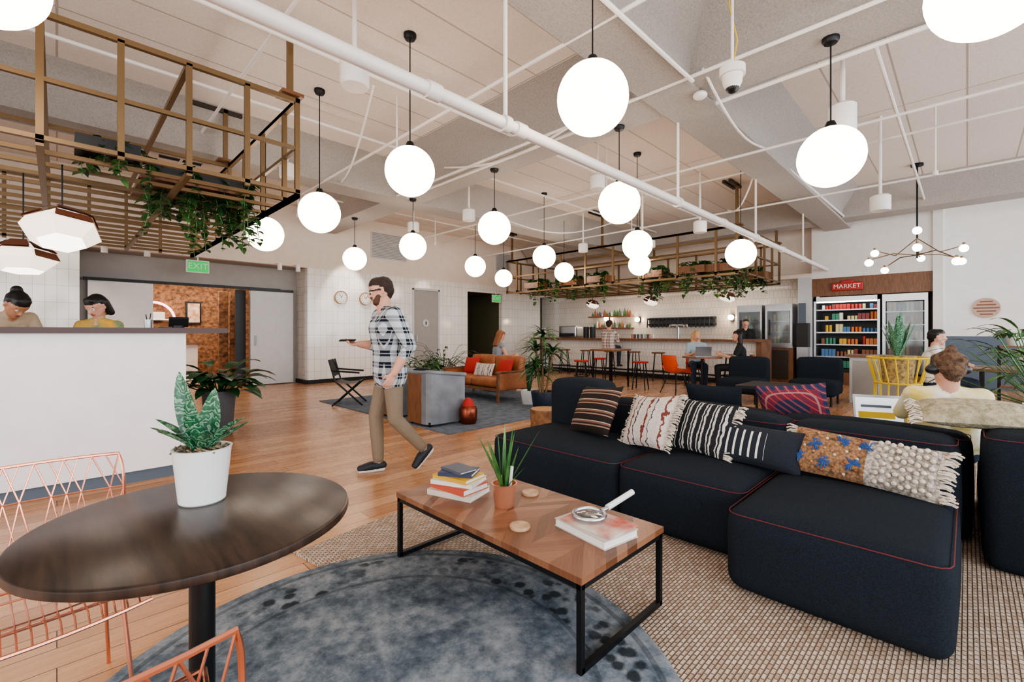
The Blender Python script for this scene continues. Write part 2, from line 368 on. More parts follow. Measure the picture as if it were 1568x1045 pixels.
def winwall(name,ax,pos,lo,hi,n):
    b=MB(name)
    def q(u0,u1,z0,z1,t,m):
        if ax==1: b.bb(u0,u1,pos-t/2,pos+t/2,z0,z1,m)
        else: b.bb(pos-t/2,pos+t/2,u0,u1,z0,z1,m)
    q(lo,hi,0,.5,.15,WHITE); q(lo,hi,3.6,H,.15,WHITE)
    for i in range(n+1):
        u=lo+(hi-lo)*i/n; q(max(lo,u-.2),min(hi,u+.2),.5,3.6,.15,WHITE)
    b.done()
    b=MB('window_1' if ax==1 else 'window_2')
    def q2(u0,u1,z0,z1):
        if ax==1: b.bb(u0,u1,pos-.03,pos+.03,z0,z1,BLACK)
        else: b.bb(pos-.03,pos+.03,u0,u1,z0,z1,BLACK)
    for i in range(n):
        a=lo+(hi-lo)*i/n+.2; c=lo+(hi-lo)*(i+1)/n-.2
        q2(a,c,.5,.55); q2(a,c,3.55,3.6); q2(a,c,1.9,1.94); q2(a,a+.05,.5,3.6); q2(c-.05,c,.5,3.6); q2((a+c)/2-.02,(a+c)/2+.02,.5,3.6)
    b.done()
winwall('wall_south',1,-5.1,-4.6,14.9,6); winwall('wall_west',0,-4.6,-5,11.4,5)
# ------------------------------------------------------------ services on ceiling
b=MB('main_sprinkler_pipe'); y,z=2.42,2.8
b.tube([(-4.4,y,z),(13.28,y,z)],.046,WHPIPE,16)
for x in(-.5,2.35,5.2,8,11): 
    b.tube([(x,y,z),(x,y,3.74)],.016,WHPIPE,8); b.tube([(x-.03,y,z),(x+.03,y,z)],.062,WHPIPE,12)
for x in(1.7,2.5,6.6,9.5): b.tube([(x-.05,y,z),(x+.05,y,z)],.057,WHPIPE,14)
b.done()
b=MB('ceiling_conduits')
for y,z in((4.4,3.95),(6.2,4.1),(.6,3.9),(9.4,4.05)): b.tube([(-4.4,y,z),(13.6,y,z)],.02,WHPIPE,8)
for x,z in((1.4,4.0),(3.1,3.75),(6.4,3.6),(8.3,4.0),(9.6,3.7)): b.tube([(x,-4.9,z),(x,11.3,z)],.018,WHPIPE,8)
for x,yy in((3.1,5.2),(6.4,4.2),(8.3,.3),(9.6,5.6),(6.4,9),(3.1,8.6),(9.6,-.8),(6.4,1.0)):
    b.tube([(x,yy,4.3),(x,yy,3.4)],.012,WHPIPE,8); b.tube([(x,yy,3.42),(x,yy,3.36)],.03,WHPIPE,8)
def sag(a,c,d,n=8):
    a=Vector(a);c=Vector(c); return [a.lerp(c,i/n)+Vector((0,0,-d*math.sin(math.pi*i/n))) for i in range(n+1)]
for a,c,d in(((4.2,2.6,3.8),(4.3,5.8,3.85),.25),((4.4,1.8,3.8),(6.6,1.9,3.7),.18),((7,7.3,3.8),(9,5.6,3.8),.3),((2.4,4.5,3.9),(3.4,7.5,3.8),.2),((8.2,2.5,3.9),(9.8,3.5,3.8),.25)):
    b.tube(sag(a,c,d),.014,WHPIPE,6)
b.tube([(4.95,2.0,3.8),(12.2,1.9,3.8)],.022,WHPIPE,8); b.tube([(5.0,1.9,3.72),(4.95,.4,3.72),(4.95,-4.9,3.72)],.022,WHPIPE,8); b.tube([(-4,1.9,3.72),(4.4,1.9,3.72)],.02,WHPIPE,8)
b.tube([(4.35,7.3,3.74),(4.35,-4.8,3.74)],.018,WHPIPE,8); b.tube([(4.5,2.9,3.72),(4.5,7.2,3.72)],.018,WHPIPE,8)
b.sph((4.7,1.95,3.71),.07,WHPIPE,(1,1,.6)); b.done()
def can(u,d,z,r=.12,h=.2):
    l=(u-784)/697*d; x,y=st(l,d); b=MB('ceiling_speaker',(x,y,0)); top=H
    b.lathe([(0,z-h/2),(r*.9,z-h/2),(r,z-h/2+.02),(r,z+h/2),(r*.8,z+h/2+.02),(0,z+h/2+.02)],WHPIPE); b.tube([(0,0,z),(0,0,top)],.02,WHPIPE); b.done()
for a in((543,3.9,3.46),(1290,4.6,3.4,.12,.28),(440,7,3.74),(915,7.3,3.66),(718,8.7,3.5),(1348,6.4,3.07),(1072,8.6,3.25),(633,9.5,3.45),(893,11.5,3.4)): can(*a)
x,y=st(1.84,3.8); b=MB('dome_camera',(x,y,0)); b.lathe([(0,3.27),(.05,3.29),(.075,3.34),(.08,3.4),(.1,3.4),(.1,3.47),(0,3.47)],WHPIPE); b.sph((0,0,3.31),.055,BLACKP); b.tube([(0,0,3.47),(0,0,H)],.012,WHPIPE)
b.tube([(.0,.0,3.47),(.03,-.03,3.7),(-.02,.02,4.0),(.03,0,H)],.006,YELLOW); b.done()
def globe(l,d,z,D=.5):
    x,y=st(l,d); b=MB('globe_pendant_lamp',(x,y,0)); r=D/2
    top=H
    for ay in(2.2,7.7,-3.4):
        if abs(y-ay)<.28: top=3.75
    for ax in(4.7,12.4):
        if abs(x-ax)<.28: top=3.77
    b.sph((0,0,z),r,GLOBE,seg=32,rings=20); b.lathe([(0,z+r+.05),(.03,z+r+.05),(.05,z+r),(.05,z+r-.02),(0,z+r-.02)],BLACK,seg=16)
    b.tube([(0,0,z+r),(0,0,top)],.006,BLACK,6); b.lathe([(0,top-.06),(.05,top-.055),(.065,top-.03),(.065,top),(0,top)],BLACK,seg=16); b.done()
for g in((.57,3.22,2.91),(2.71,3.87,2.75),(-1.04,4.64,2.9),(-2.41,5.7,2.76),(-3.63,6.7,2.71),(1.3,5.52,2.83),(-.27,6.96,2.86),(-1.85,8.5,2.87),(-3.42,9.9,2.87),(2.12,7.7,2.74),(3.97,7.9,2.63),(.7,9.9,2.91),(-.88,10.9,2.85),(1.33,11.6,2.8),(-.24,13,2.82),(2.94,10.5,2.83),(2.32,2.2,2.95),(-2.67,2.3,3.08)): globe(*g)
# vents
for n,(x0,x1) in enumerate(((6.0,7.1),(10.6,11.3))):
    b=MB('wall_vent_grille'); b.bb(x0,x1,W-.02,W,3.3,4.0,LGREY)
    for i in range(16): b.box(((x0+x1)/2,W-.03,3.34+i*.042),(x1-x0-.06,.02,.012),GREY,rx=.5)
    b.done()
# ------------------------------------------------------------ vines
def vine(b,p,L,n=10,mat_=GREEN,sz=.06):
    p=Vector(p); d=Vector((random.uniform(-.6,.6),random.uniform(-.6,.6),.3)); pts=[p.copy()]
    for i in range(n):
        d=d*.6+Vector((random.uniform(-.3,.3),random.uniform(-.3,.3),-.5)); p=p+d.normalized()*L/n; pts.append(p.copy())
    b.tube(pts,.004,mat_,4)
    for i,q in enumerate(pts[:-1]):
        for k in range(3):
            a=random.uniform(0,6.28); q2=q.lerp(pts[i+1],random.random())
            b.leaf(q2,(math.cos(a),math.sin(a),random.uniform(-.3,.5)),random.uniform(.8,1.4)*sz,sz*.75,random.choice([mat_,DGREEN,GREEN]),.4,3)
def trellis(name,x0,x1,y0,y1,z0,z1,sx,sy,w=.035,mid=True,plants=()):
    b=MB(name)
    nx=max(1,round((x1-x0)/sx)); ny=max(1,round((y1-y0)/sy))
    X=[x0+(x1-x0)*i/nx for i in range(nx+1)]; Y=[y0+(y1-y0)*i/ny for i in range(ny+1)]
    for x in X[::2]+[X[-1]]: b.box((x,(y0+y1)/2,z0),(w,y1-y0+w,w),BRASS)
    for y in Y: b.box(((x0+x1)/2,y,z0+w*.98),(x1-x0+w,w,w*.8),BRASS)
    for x in(x0,x1): b.box((x,(y0+y1)/2,z1),(w,y1-y0+w,w),BRASS)
    for y in(y0,y1,(y0+y1)/2): b.box(((x0+x1)/2,y,z1+.001),(x1-x0+w,w,w),BRASS)
    for x in X[::2]: b.box((x,(y0+y1)/2,z1-.001),(w,y1-y0,w),BRASS)
    zm=(z0+z1)/2
    for y in(y0,y1):
        for x in X: b.box((x,y,zm),(w,w,z1-z0),BRASS)
        if mid: b.box(((x0+x1)/2,y,zm),(x1-x0,w*.8,w*.8),BRASS)
    for x in(x0,x1):
        for y in Y[1:-1:2]: b.box((x,y,zm),(w,w,z1-z0),BRASS)
        if mid: b.box((x,(y0+y1)/2,zm),(w*.8,y1-y0,w*.8),BRASS)
    for x in(x0+.15,x1-.05):
        for y in(y0+.05,(y0+y1)/2,y1-.05):
            b.box((x,y,(z1+H)/2),(.05,.05,H-z1),BRASS); b.box((x,y,z1+.05),(.2,.2,.03),WALN); b.box((x-.1,y,H-.04),(.6,.05,.05),STRUT); b.box((x-.1,y+.12,H-.04),(.6,.05,.05),STRUT)
    b.done()
trellis('hanging_trellis',-3.6,1.67,4.66,9.6,2.6,3.53,.44,.35,.042)
trellis('hanging_trellis',9.6,12.5,3.25,9.8,2.45,3.4,.6,.42,.045)
b=MB('hanging_planter_vines'); b.bb(.55,1.45,5.4,6.3,2.7,2.74,WALN); b.bb(.6,1.4,5.45,6.25,2.74,2.86,BLACKP)
for i in range(56): vine(b,(random.uniform(.6,1.55),random.uniform(5.4,6.3),2.9),random.uniform(.25,.95)*random.choice([.6,1]),9,GREEN,.085)
b.done(fix=False)
b=MB('hanging_planter_vines'); b.bb(.1,.5,4.9,5.2,2.7,2.82,BLACKP)
for i in range(8): vine(b,(random.uniform(.1,.5),random.uniform(4.9,5.2),2.84),random.uniform(.2,.4),7,GREEN,.07)
b.done(fix=False)
b=MB('hanging_planter_vines')
for cx,cy in((9.8,8.8),(9.9,7.6),(9.8,4.2),(9.9,3.6),(10.9,5.6),(9.9,5.2),(11.8,3.6),(9.8,6.6)):
    b.bb(cx-.2,cx+.2,cy-.3,cy+.3,2.54,2.7,WALN)
    for i in range(14): vine(b,(cx+random.uniform(-.2,.2),cy+random.uniform(-.3,.3),2.8),random.uniform(.3,.9)*random.choice([.5,1]),8,random.choice([GREEN,BGREEN]),.11)
b.done(fix=False)
b=MB('hanging_planter_vines'); b.lathe([(0,2.75),(.12,2.75),(.15,2.95),(0,2.95)],WPOT,(9.7,-1.0,0)); b.tube([(9.7,-1,2.95),(9.7,-1,H)],.008,BLACK)
for i in range(30): vine(b,(9.7+random.uniform(-.12,.12),-1+random.uniform(-.12,.12),2.97),random.uniform(.3,.9),8,BGREEN,.1)
b.done(fix=False)
b=MB('projector'); b.rbox((8.2,4.55,3.02),(.42,.36,.16),.03,WHPIPE); b.tube([(8.2,4.55,3.1),(8.2,4.55,H)],.02,WHPIPE); b.tube([(7.98,4.5,3.02),(7.95,4.5,3.02)],.05,BLACKP,16); b.done()
# ------------------------------------------------------------ faceted pendants
GLOWL=mat('pendant_diffuser','#fff4e8',.4,emit=4)
GLOWD=mat('pendant_diffuser_side','#f3e2d0',.4,emit=1.6)
def hexlamp(x,y,z,r,tilt=0,top=H,az=0):
    b=MB('faceted_pendant_lamp',(x,y,z)); cw=mat('dark_wood_panel','#6b3f2c',.45)
    b.M=Matrix.Rotation(tilt,4,'X')@Matrix.Rotation(az,4,'Z')
    b.lathe([(0,r*.55),(r*.4,r*.55),(r*.85,r*.2)],GLOWD,seg=6); b.lathe([(r*.85,r*.2),(r,-.12*r),(r*.6,-r*.5)],GLOWD,seg=6); b.lathe([(r*.6,-r*.5),(0,-r*.5)],GLOWL,seg=6)
    P=lambda a,rr,zz:(math.cos(a)*rr,math.sin(a)*rr,zz)
    for k in range(6):
        a0=2*math.pi*k/6+.07; a1=2*math.pi*(k+1)/6-.07
        for off in (.006,.016):
            b.add([P(a0,r*.43+off,r*.56+off),P(a1,r*.43+off,r*.56+off),P(a1,r*.87+off,r*.2+off),P(a0,r*.87+off,r*.2+off)],[(0,1,2,3)],cw)
            if k%3==1: b.add([P(a0,r*.88+off,r*.17),P(a1,r*.88+off,r*.17),P(a1,r*1.0+off,-r*.1),P(a0,r*1.0+off,-r*.1)],[(0,1,2,3)],cw)
    b.lathe([(0,r*.58),(r*.4,r*.58),(r*.4,r*.55)],cw,seg=6)
    b.M=Matrix(); b.tube([(0,0,r*.5),(0,0,top-z)],.006,BLACK,6); b.done(sharp=5)
hexlamp(.03,5.12,2.08,.25,-.4,top=2.6,az=.3); hexlamp(-.2,5.62,1.88,.22,-.15,top=2.6,az=.8)
for y in(8.0,6.1,4.1): hexlamp(11.45,y,2.12,.2,.35,top=2.45,az=1.2)
# chandelier
cx,cy=st(7.3,8.2); b=MB('branching_chandelier',(cx,cy,0)); b.tube([(0,0,2.6),(0,0,H)],.014,BLACK); b.cyl((0,0,H-.04),.09,.04,BLACK)
for a,L,dz in((0,.95,.1),(.7,.8,-.12),(1.6,.6,.15),(2.4,.9,-.1),(3.2,.95,.05),(3.9,.75,-.18),(4.8,.6,.1),(5.6,.9,-.05)):
    e=(math.cos(a)*L,math.sin(a)*L,2.66+dz); b.tube([(0,0,2.66+.3*(dz>0)),(e[0]*.5,e[1]*.5,2.68),e],.009,BRASS,6); b.sph((e[0],e[1],e[2]-.05),.065,BULB,seg=14,rings=8); b.tube([e,(e[0],e[1],e[2]+.05)],.02,BRASS)
b.sph((0,0,3.1),.07,BULB,seg=14,rings=8); b.done()
# ------------------------------------------------------------ reception counter
CW=mat('counter_white','#f8f4f5',.35)
b=MB('reception_counter'); b.bb(-4.4,.81,4.9,5.6,.1,1.25,CW); b.bb(-4.4,.79,4.93,5.6,0,.1,BLUEG); b.bb(-4.4,1.12,4.84,5.75,1.25,1.295,mat('counter_top_dark','#4a332b',.4))
b.bb(-4.4,.81,5.6,6.1,.7,.74,WALN); b.done()
b=MB('card_reader'); b.rbox((.85,5.5,1.36),(.16,.02,.1),.005,BLACKP,rx=.4); b.cyl((.85,5.52,1.295),.05,.03,BLACKP); b.done()
b=MB('pen_cup'); b.lathe([(0,1.295),(.03,1.295),(.034,1.38),(.03,1.38),(0,1.3)],STEEL,(.62,5.55,0)); b.tube([(.62,5.55,1.3),(.64,5.56,1.44)],.004,BLACK); b.tube([(.62,5.55,1.3),(.6,5.54,1.43)],.004,BLACK); b.done()
# wall clocks
for x,nm in((5.16,1),(5.83,2)):
    b=MB('wall_clock',(x,W-.03,2.17),rot=(math.pi/2,0,0)); b.lathe([(0,-.025),(.165,-.025),(.17,0),(.165,.03),(.15,.02)],OAKW,seg=32); b.lathe([(0,.012),(.152,.012)],PAPER,seg=32)
    for i in range(12):
        a=i*math.pi/6; b.box((math.cos(a)*.12,math.sin(a)*.12,.015),(.025,.008,.004),BLACKP,rz=a)
    b.box((.02,.03,.018),(.08,.008,.004),BLACKP,rz=1); b.box((-.02,.04,.018),(.11,.006,.004),BLACKP,rz=2.2); b.done()
EXG=mat('exit_green_glow','#1fa84e',.5,emit=.9)
b=MB('exit_sign',(2.05,11.2,2.62)); b.rbox((0,0,0),(.4,.05,.26),.01,WHITE); b.box((0,-.03,0),(.36,.01,.22),EXG); b.tube([(0,0,.12),(0,0,.24)],.015,WHITE); o=b.done()
text('exit_letters','EXIT',.17,PAPER,(2.05,11.155,2.62),(math.pi/2,0,0),o)
b=MB('exit_sign',(10.55,11.3,2.42)); b.rbox((0,0,0),(.4,.05,.26),.01,WHITE); b.box((0,-.03,0),(.36,.01,.22),EXG); b.tube([(0,0,.12),(0,.05,.2),(0,.1,.24)],.015,WHITE); o=b.done()
text('exit_letters','EXIT',.17,PAPER,(10.55,11.255,2.42),(math.pi/2,0,0),o)
for x,y,z in((.6,10.9,2.85),(1.2,10.9,2.85),(3.6,11.1,2.85),(4.0,11.1,2.85)):
    b=MB('ceiling_spotlight',(x,y,0)); b.tube([(0,0,z),(0,0,z-.16)],.05,WHPIPE,14); b.tube([(0,0,z),(0,.3,z+.02),(0,W-y,z+.02)],.012,WHPIPE); b.done()
# ------------------------------------------------------------ bar
BTILE=m_tile('bar_front_tile',1,.1,.2,.5,'#efe9e2','#b5aca2')
b=MB('bar_counter'); b.bb(11.75,12.3,3.5,9.9,0,1.04,BTILE); b.bb(11.45,12.4,3.4,10,1.04,1.1,WALN); b.bb(11.6,12.35,3.38,3.5,0,1.04,WALN); b.bb(11.45,12.4,9.85,10.6,1.04,1.1,WALN)
b.bb(11.72,11.75,3.5,9.9,0,.12,BLACKP); b.tube([(11.62,3.6,.2),(11.62,9.8,.2)],.02,BLACK); b.done()
b=MB('back_bar_cabinet'); b.bb(13.1,13.68,3.1,10.8,0,.88,WALN); b.bb(13.06,13.69,3.1,10.8,.88,.93,STEEL)
for i in range(8): b.bb(13.07,13.1,3.2+i*.95,4.05+i*.95,.08,.82,mat('cabinet_dark','#3b332d',.4))
b.done()
for y0 in(3.12,3.82):
    b=MB('glass_door_fridge'); b.bb(13.12,13.68,y0,y0+.62,.93,1.0,STEEL); b.bb(13.12,13.68,y0,y0+.62,1.82,2.0,STEEL); b.bb(13.12,13.68,y0,y0+.05,1,1.82,STEEL); b.bb(13.12,13.68,y0+.57,y0+.62,1,1.82,STEEL); b.bb(13.6,13.68,y0,y0+.62,1,1.82,WHITE)
    for z in(1.28,1.55): b.bb(13.2,13.6,y0+.05,y0+.57,z,z+.015,STEEL)
    for z in(1.0,1.3,1.57):
        for k in range(6): b.cyl((13.3,y0+.1+k*.085,z),.032,.16,mat('prod%d'%(k%4),['#d8d2c0','#c45a3a','#3d7f4a','#e0c24a'][k%4],.4),10)
    b.bb(13.11,13.12,y0+.06,y0+.56,1.0,1.82,mat('fridge_glass','#dfe8ea',.05,trans=.9)); b.bb(13.08,13.11,y0+.5,y0+.53,1.2,1.6,BLACKP); b.done()
b=MB('tap_wall_rail'); b.bb(13.45,13.68,5.2,7.3,1.68,1.72,BLACKP); b.bb(13.45,13.68,5.2,7.3,1.5,1.54,BLACKP); b.bb(13.6,13.69,5.2,7.3,1.45,1.75,GPOT)
for i in range(16): b.tube([(13.42,5.3+i*.13,1.72),(13.38,5.3+i*.13,1.55),(13.38,5.3+i*.13,1.42)],.016,BLACKP)
b.done()
for i,(y,z) in enumerate(((7.7,1.7),(4.75,1.7),(8.9,1.75))):
    b=MB('wall_sconce',(13.62,y,z)); b.bb(-.02,.08,-.05,.05,-.1,.1,BLACK); b.sph((-.07,0,0),.08,mat('sconce_glow','#ffe2bd',.3,emit=40),seg=14,rings=8); b.done()
b=MB('wall_shelf_with_bottles'); b.bb(13.45,13.7,7.9,9.6,1.4,1.44,WALN); b.bb(13.45,13.7,7.9,9.6,1.8,1.84,WALN)
for z in(1.44,1.84):
    for i in range(16):
        y=7.98+i*.1; h=random.uniform(.12,.25); b.lathe([(0,z),(.035,z),(.035,z+h*.65),(.014,z+h*.8),(.014,z+h),(0,z+h)],random.choice([WPOT,GPOT,LEATHER,GREEN,STEEL]),(13.57,y,0),10)
b.done()
b=MB('espresso_machine'); b.rbox((11.95,9.2,1.3),(.45,.7,.38),.04,STEEL); b.bb(11.7,11.75,8.9,9.5,1.15,1.25,BLACKP); b.cyl((11.95,8.6,1.1),.09,.35,BLACKP); b.cyl((11.95,8.35,1.1),.09,.35,BLACKP); b.done()
b=MB('beer_tap_tower'); b.tube([(12.05,5.6,1.1),(12.05,5.6,1.45)],.035,STEEL,14); b.tube([(12.05,5.35,1.45),(12.05,5.85,1.45)],.04,STEEL,14)
for y in(5.4,5.6,5.8): b.tube([(12.0,y,1.45),(11.93,y,1.4)],.015,STEEL); b.tube([(11.98,y,1.48),(11.97,y,1.62)],.016,BLACKP)
b.done()
b=MB('glassware_on_bar')
for i in range(14): b.lathe([(0,1.1),(.03,1.1),(.036,1.22),(.032,1.22),(.027,1.11),(0,1.11)],random.choice([WPOT,GLASS,GPOT,COPPER]),(random.uniform(11.8,12.2),random.uniform(6.2,8.2),0),12)
b.done()
def stool(x,y,h=.75,m=WALN,leg=BLACK):
    b=MB('bar_stool',(x,y,0),random.random()); b.lathe([(0,h-.03),(.16,h-.03),(.175,h-.01),(.17,h+.005),(0,h)],m)
    for a in range(4):
        t=a*math.pi/2+.78; b.tube([(math.cos(t)*.12,math.sin(t)*.12,h-.03),(math.cos(t)*.2,math.sin(t)*.2,0)],.013,leg,6)
    b.tube([(math.cos(t)*.175,math.sin(t)*.175,.27) for t in [k*math.pi/8 for k in range(16)]],.009,leg,6,closed=True); b.done()
for y in(3.9,4.8,5.7,6.4,8.0,8.8,9.5): stool(11.1,y)
stool(11.08,7.15)
# market bay
b=MB('open_display_cooler'); x0,x1,y0,y1=13.42,14.15,1.42,2.72
b.bb(x0,x1,y0,y0+.05,0,2.14,STEEL); b.bb(x0,x1,y1-.05,y1,0,2.14,STEEL); b.bb(x1-.05,x1,y0,y1,0,2.14,BLACKP); b.bb(x0,x1,y0,y1,2.04,2.14,STEEL); b.bb(x0-.02,x1,y0,y1,0,.3,WALN); b.bb(x0-.02,x1,y0,y1,.3,.38,BLACKP)
b.bb(x0+.02,x0+.06,y0+.06,y1-.06,2.0,2.03,mat('cooler_led','#ffffff',.4,emit=8))
pc=['#c0392b','#e0b13c','#3f8f4f','#efe9dc','#4c7fae','#d97b32','#8a3a3a','#f2f2f2','#3c8c70','#e8d8a0','#8c5a3a']
rr=random.Random(3)
for z in(.4,.68,.98,1.28,1.58,1.84):
    if z>.5: b.bb(x0+.15,x1-.05,y0+.05,y1-.05,z-.03,z,STEEL)
    y=y0+.1; ci=0; run=0
    while y<y1-.12:
        if run<=0: ci=rr.randrange(len(pc)); run=rr.randint(1,4); hh=rr.uniform(.09,.2); kind=rr.random()<.5
        run-=1; h=hh if z<1.8 else min(hh,.12); m=mat('pack%d'%ci,pc[ci],.4)
        if rr.random()<.9:
            if kind: b.cyl((x0+.21+rr.uniform(0,.04),y,z),.032,h,m,10)
            else: b.box((x0+.21,y,z+h/2),(.08,.066,h),m)
        y+=.074
b.done()
b=MB('steel_glass_fridge'); y0,y1=.6,1.38
b.bb(x0,x1,y0,y0+.06,0,2.14,STEEL); b.bb(x0,x1,y1-.06,y1,0,2.14,STEEL); b.bb(x1-.05,x1,y0,y1,0,2.14,WHITE); b.bb(x0-.02,x1,y0,y1,1.98,2.14,STEEL); b.bb(x0-.02,x1,y0,y1,0,.3,WALN)
for z in(.4,.75,1.1,1.45,1.75):
    b.bb(x0+.08,x1-.05,y0+.06,y1-.06,z-.02,z,STEEL)
    for k in range(8): 
        ci=rr.randrange(len(pc)); b.cyl((x0+.2,y0+.12+k*.077,z),.03,.2,mat('pack%d'%ci,pc[ci],.4),10)
b.bb(x0-.01,x0,y0+.08,y1-.08,.34,1.96,mat('fridge_glass','#dfe8ea',.05,trans=.9)); b.tube([(x0-.04,y1-.12,.9),(x0-.04,y1-.12,1.5)],.012,STEEL); b.done()
b=MB('market_sign',(13.34,2.03,2.37)); b.rbox((0,0,0),(.05,.62,.2),.02,mat('sign_red','#b5352e',.5)); b.rbox((.0,0,.11),(.04,.26,.08),.02,mat('sign_red','#b5352e',.5)); o=b.done()
text('market_letters','MARKET',.14,PAPER,(13.31,2.03,2.37),(math.pi/2,0,-math.pi/2),o)
b=MB('drink_dispenser'); b.bb(13.1,13.34,2.78,3.02,.9,1.5,BLACKP); b.bb(13.08,13.1,2.82,2.98,1.5,2.0,BLUEG); b.bb(13.1,13.34,2.78,3.02,0,.9,STEEL); b.done()
b=MB('round_wall_plaque',(14.57,-.3,1.81),rot=(0,-math.pi/2,0)); b.cyl((0,0,-.02),.22,.04,mat('plaque_base','#c3a48f',.6),32)
for i in range(5): b.box((-.14+i*.07,0,.022),(.03,.4-.1*abs(i-2),.004),mat('plaque_brown','#8a5a48',.6))
b.done()
# ------------------------------------------------------------ rugs
b=MB('jute_rug'); a=math.radians(9); c,s_=math.cos(a),math.sin(a); o=Vector((.95,2.68,0))
def rg(u,v,z): return (o.x+c*u+s_*v, o.y+s_*u-c*v, z)
b.add([rg(0,0,.0),rg(5,0,0),rg(5,6,0),rg(0,6,0),rg(0,0,.012),rg(5,0,.012),rg(5,6,.012),rg(0,6,.012)],[(0,1,2,3),(4,5,6,7),(0,1,5,4),(1,2,6,5),(2,3,7,6),(3,0,4,7)],m_jute()); b.done()
b=MB('round_rug',(.813,1.407,.012)); b.lathe([(0,.01),(1.01,.01),(1.02,.004),(1.02,0)],m_roundrug(),seg=96); b.done()
RUGB=mat('blue_grey_rug','#55606e',.95,col2='#727c88',ns=9,bump=.5,bs=120)
b=MB('lounge_rug'); b.bb(3.4,6.9,4.5,8.4,0,.012,RUGB); b.done()
# ------------------------------------------------------------ sectional sofa
def module(b,x0,x1,y0,y1,z1,z0=.0,r=.07,puff=.028,pipe=True):
    cx,cy=(x0+x1)/2,(y0+y1)/2; b.rbox((cx,cy,(z0+z1)/2),(x1-x0,y1-y0,z1-z0),r,NAVY,puff,8)
    if pipe:
        zz=z1-r*.3
        P=[]
        for (ax,ay,a0) in((x1-r,y1-r,0),(x0+r,y1-r,90),(x0+r,y0+r,180),(x1-r,y0+r,270)):
            for k in range(4):
                t=math.radians(a0+k*30); P.append((ax+(r-.005)*math.cos(t),ay+(r-.005)*math.sin(t),zz))
        b.tube(P,.0026,PIPING,6,closed=True)
Z0=.012
b=MB('sectional_sofa')
module(b,2.3,3.4,.03,.84,.4,Z0); module(b,2.6,3.4,.845,1.635,.4,Z0); module(b,2.6,3.4,1.64,2.85,.4,Z0)
module(b,3.41,3.72,.03,.84,.66,Z0); module(b,3.41,3.72,.845,1.635,.66,Z0); module(b,3.41,3.72,1.64,2.3,.66,Z0); module(b,3.41,3.75,2.32,2.9,.8,Z0,pipe=False)
b.done(sharp=60)
b=MB('lounge_sofa')
module(b,3.76,4.04,-.02,1.0,.64,Z0); module(b,3.76,4.04,1.02,2.3,.64,Z0); module(b,4.05,4.85,-.02,1.0,.4,Z0); module(b,4.05,4.85,1.02,2.3,.4,Z0); module(b,3.42,4.04,-1.7,-.06,.72,Z0); module(b,4.05,4.85,-1.7,-.06,.4,Z0)
b.done(sharp=60)
def pillow(name,loc,w,h,t,m,tilt=25,yaw=0,roll=0,fr=None,extra=None):
    n=Vector((-math.cos(math.radians(tilt)),0,math.sin(math.radians(tilt)))); xl=Vector((0,-1,0)); yl=n.cross(xl)
    M=Matrix((xl,yl,n)).transposed().to_4x4(); M=Matrix.Rotation(math.radians(yaw),4,'Z')@M@Matrix.Rotation(math.radians(roll),4,'Z')
    b=MB(name,loc,rot=M.to_euler()); nu=20
    def f(sg):
        def g(u,v):
            x=2*u-1;y=2*v-1; k=((1-abs(x)**2.4)*(1-abs(y)**2.4)); k=max(k,0)**.55
            px=x*(1-.07*(1-y*y)*x*x)*w/2; py=y*(1-.07*(1-x*x)*y*y)*h/2
            return (px,py,sg*k*t/2)
        return g
    b.grid(f(1),nu,nu,m); b.grid(f(-1),nu,nu,m)
    if fr:
        for sx in(-1,1):
            for i in range(int(h/.012)):
                y=-h/2+.01+i*.012
                for k in range(2):
                    z=random.uniform(-.012,.012); q=random.uniform(-.012,.012); L=random.uniform(.035,.06); xx=w/2*(1-.07*(1-(2*y/h)**2))
                    b.tube([(sx*xx*.97,y,z),(sx*(xx+L*.6),y+q,z+q),(sx*(xx+L),y+q*2-.006,z-.012)],.0045,fr,4)
    if extra: extra(b,w,h,t)
    return b.done(sharp=70)
BRS=m_stripe('brown_striped_weave',1,11,[(0,C('#2a2322')),(.3,C('#b98f78')),(.4,C('#3a2c2a')),(.55,C('#8e6453')),(.7,C('#e0cdbb')),(.76,C('#2a2322'))])
BOU=m_stripe('white_boucle',0,7,[(0,C('#e8dfd5')),(.4,C('#8a4a44')),(.5,C('#e8dfd5')),(.75,C('#56505a')),(.82,C('#efe8df'))],1,90,.5)
BWS=m_stripe('black_white_stripe',0,16,[(0,C('#23262c')),(.5,C('#e6e0d8')),(.62,C('#23262c')),(.8,C('#ded8d0'))],.7,120,.4)
def m_dash():
    N=NT('navy_dash_weave'); s=N.sep(N.obj()); a=N.math('GREATER_THAN',N.math('FRACT',N.math('ADD',N.math('MULTIPLY',s[0],22),20)),.72); k=N.math('LESS_THAN',N.math('ABSOLUTE',N.math('ADD',s[1],N.math('MULTIPLY',N.noise(N.obj(),30),.02))),.085)
    k2=N.math('LESS_THAN',s[0],.08)
    N.bump(N.noise(N.obj(),150,2),.6,.01)
    return N.fin(N.mix(N.math('MULTIPLY',N.math('MULTIPLY',a,k),k2),C('#1f252e'),C('#e8e4dd')),.9)
def m_tri():
    N=NT('tan_blue_weave'); o=N.obj(); s=N.sep(o); f=N.math('ADD',N.math('MULTIPLY',s[0],1.43),.5)
    c=N.ramp(f,[(0,C('#b88b66')),(.5,C('#a97f5c')),(.55,C('#d8cfc4')),(.68,C('#c3baae')),(.97,C('#b59a84'))],'CONSTANT')
    v=N.vor(o,70); c=N.mix(N.math('MULTIPLY',v['Distance'],.9),c,C('#3a2c22'))
    N.bump(v['Distance'],-1,.015); return N.fin(c,.95)
pillow('striped_pillow',(3.14,2.17,.62),.5,.42,.14,BRS,28,-18,6)
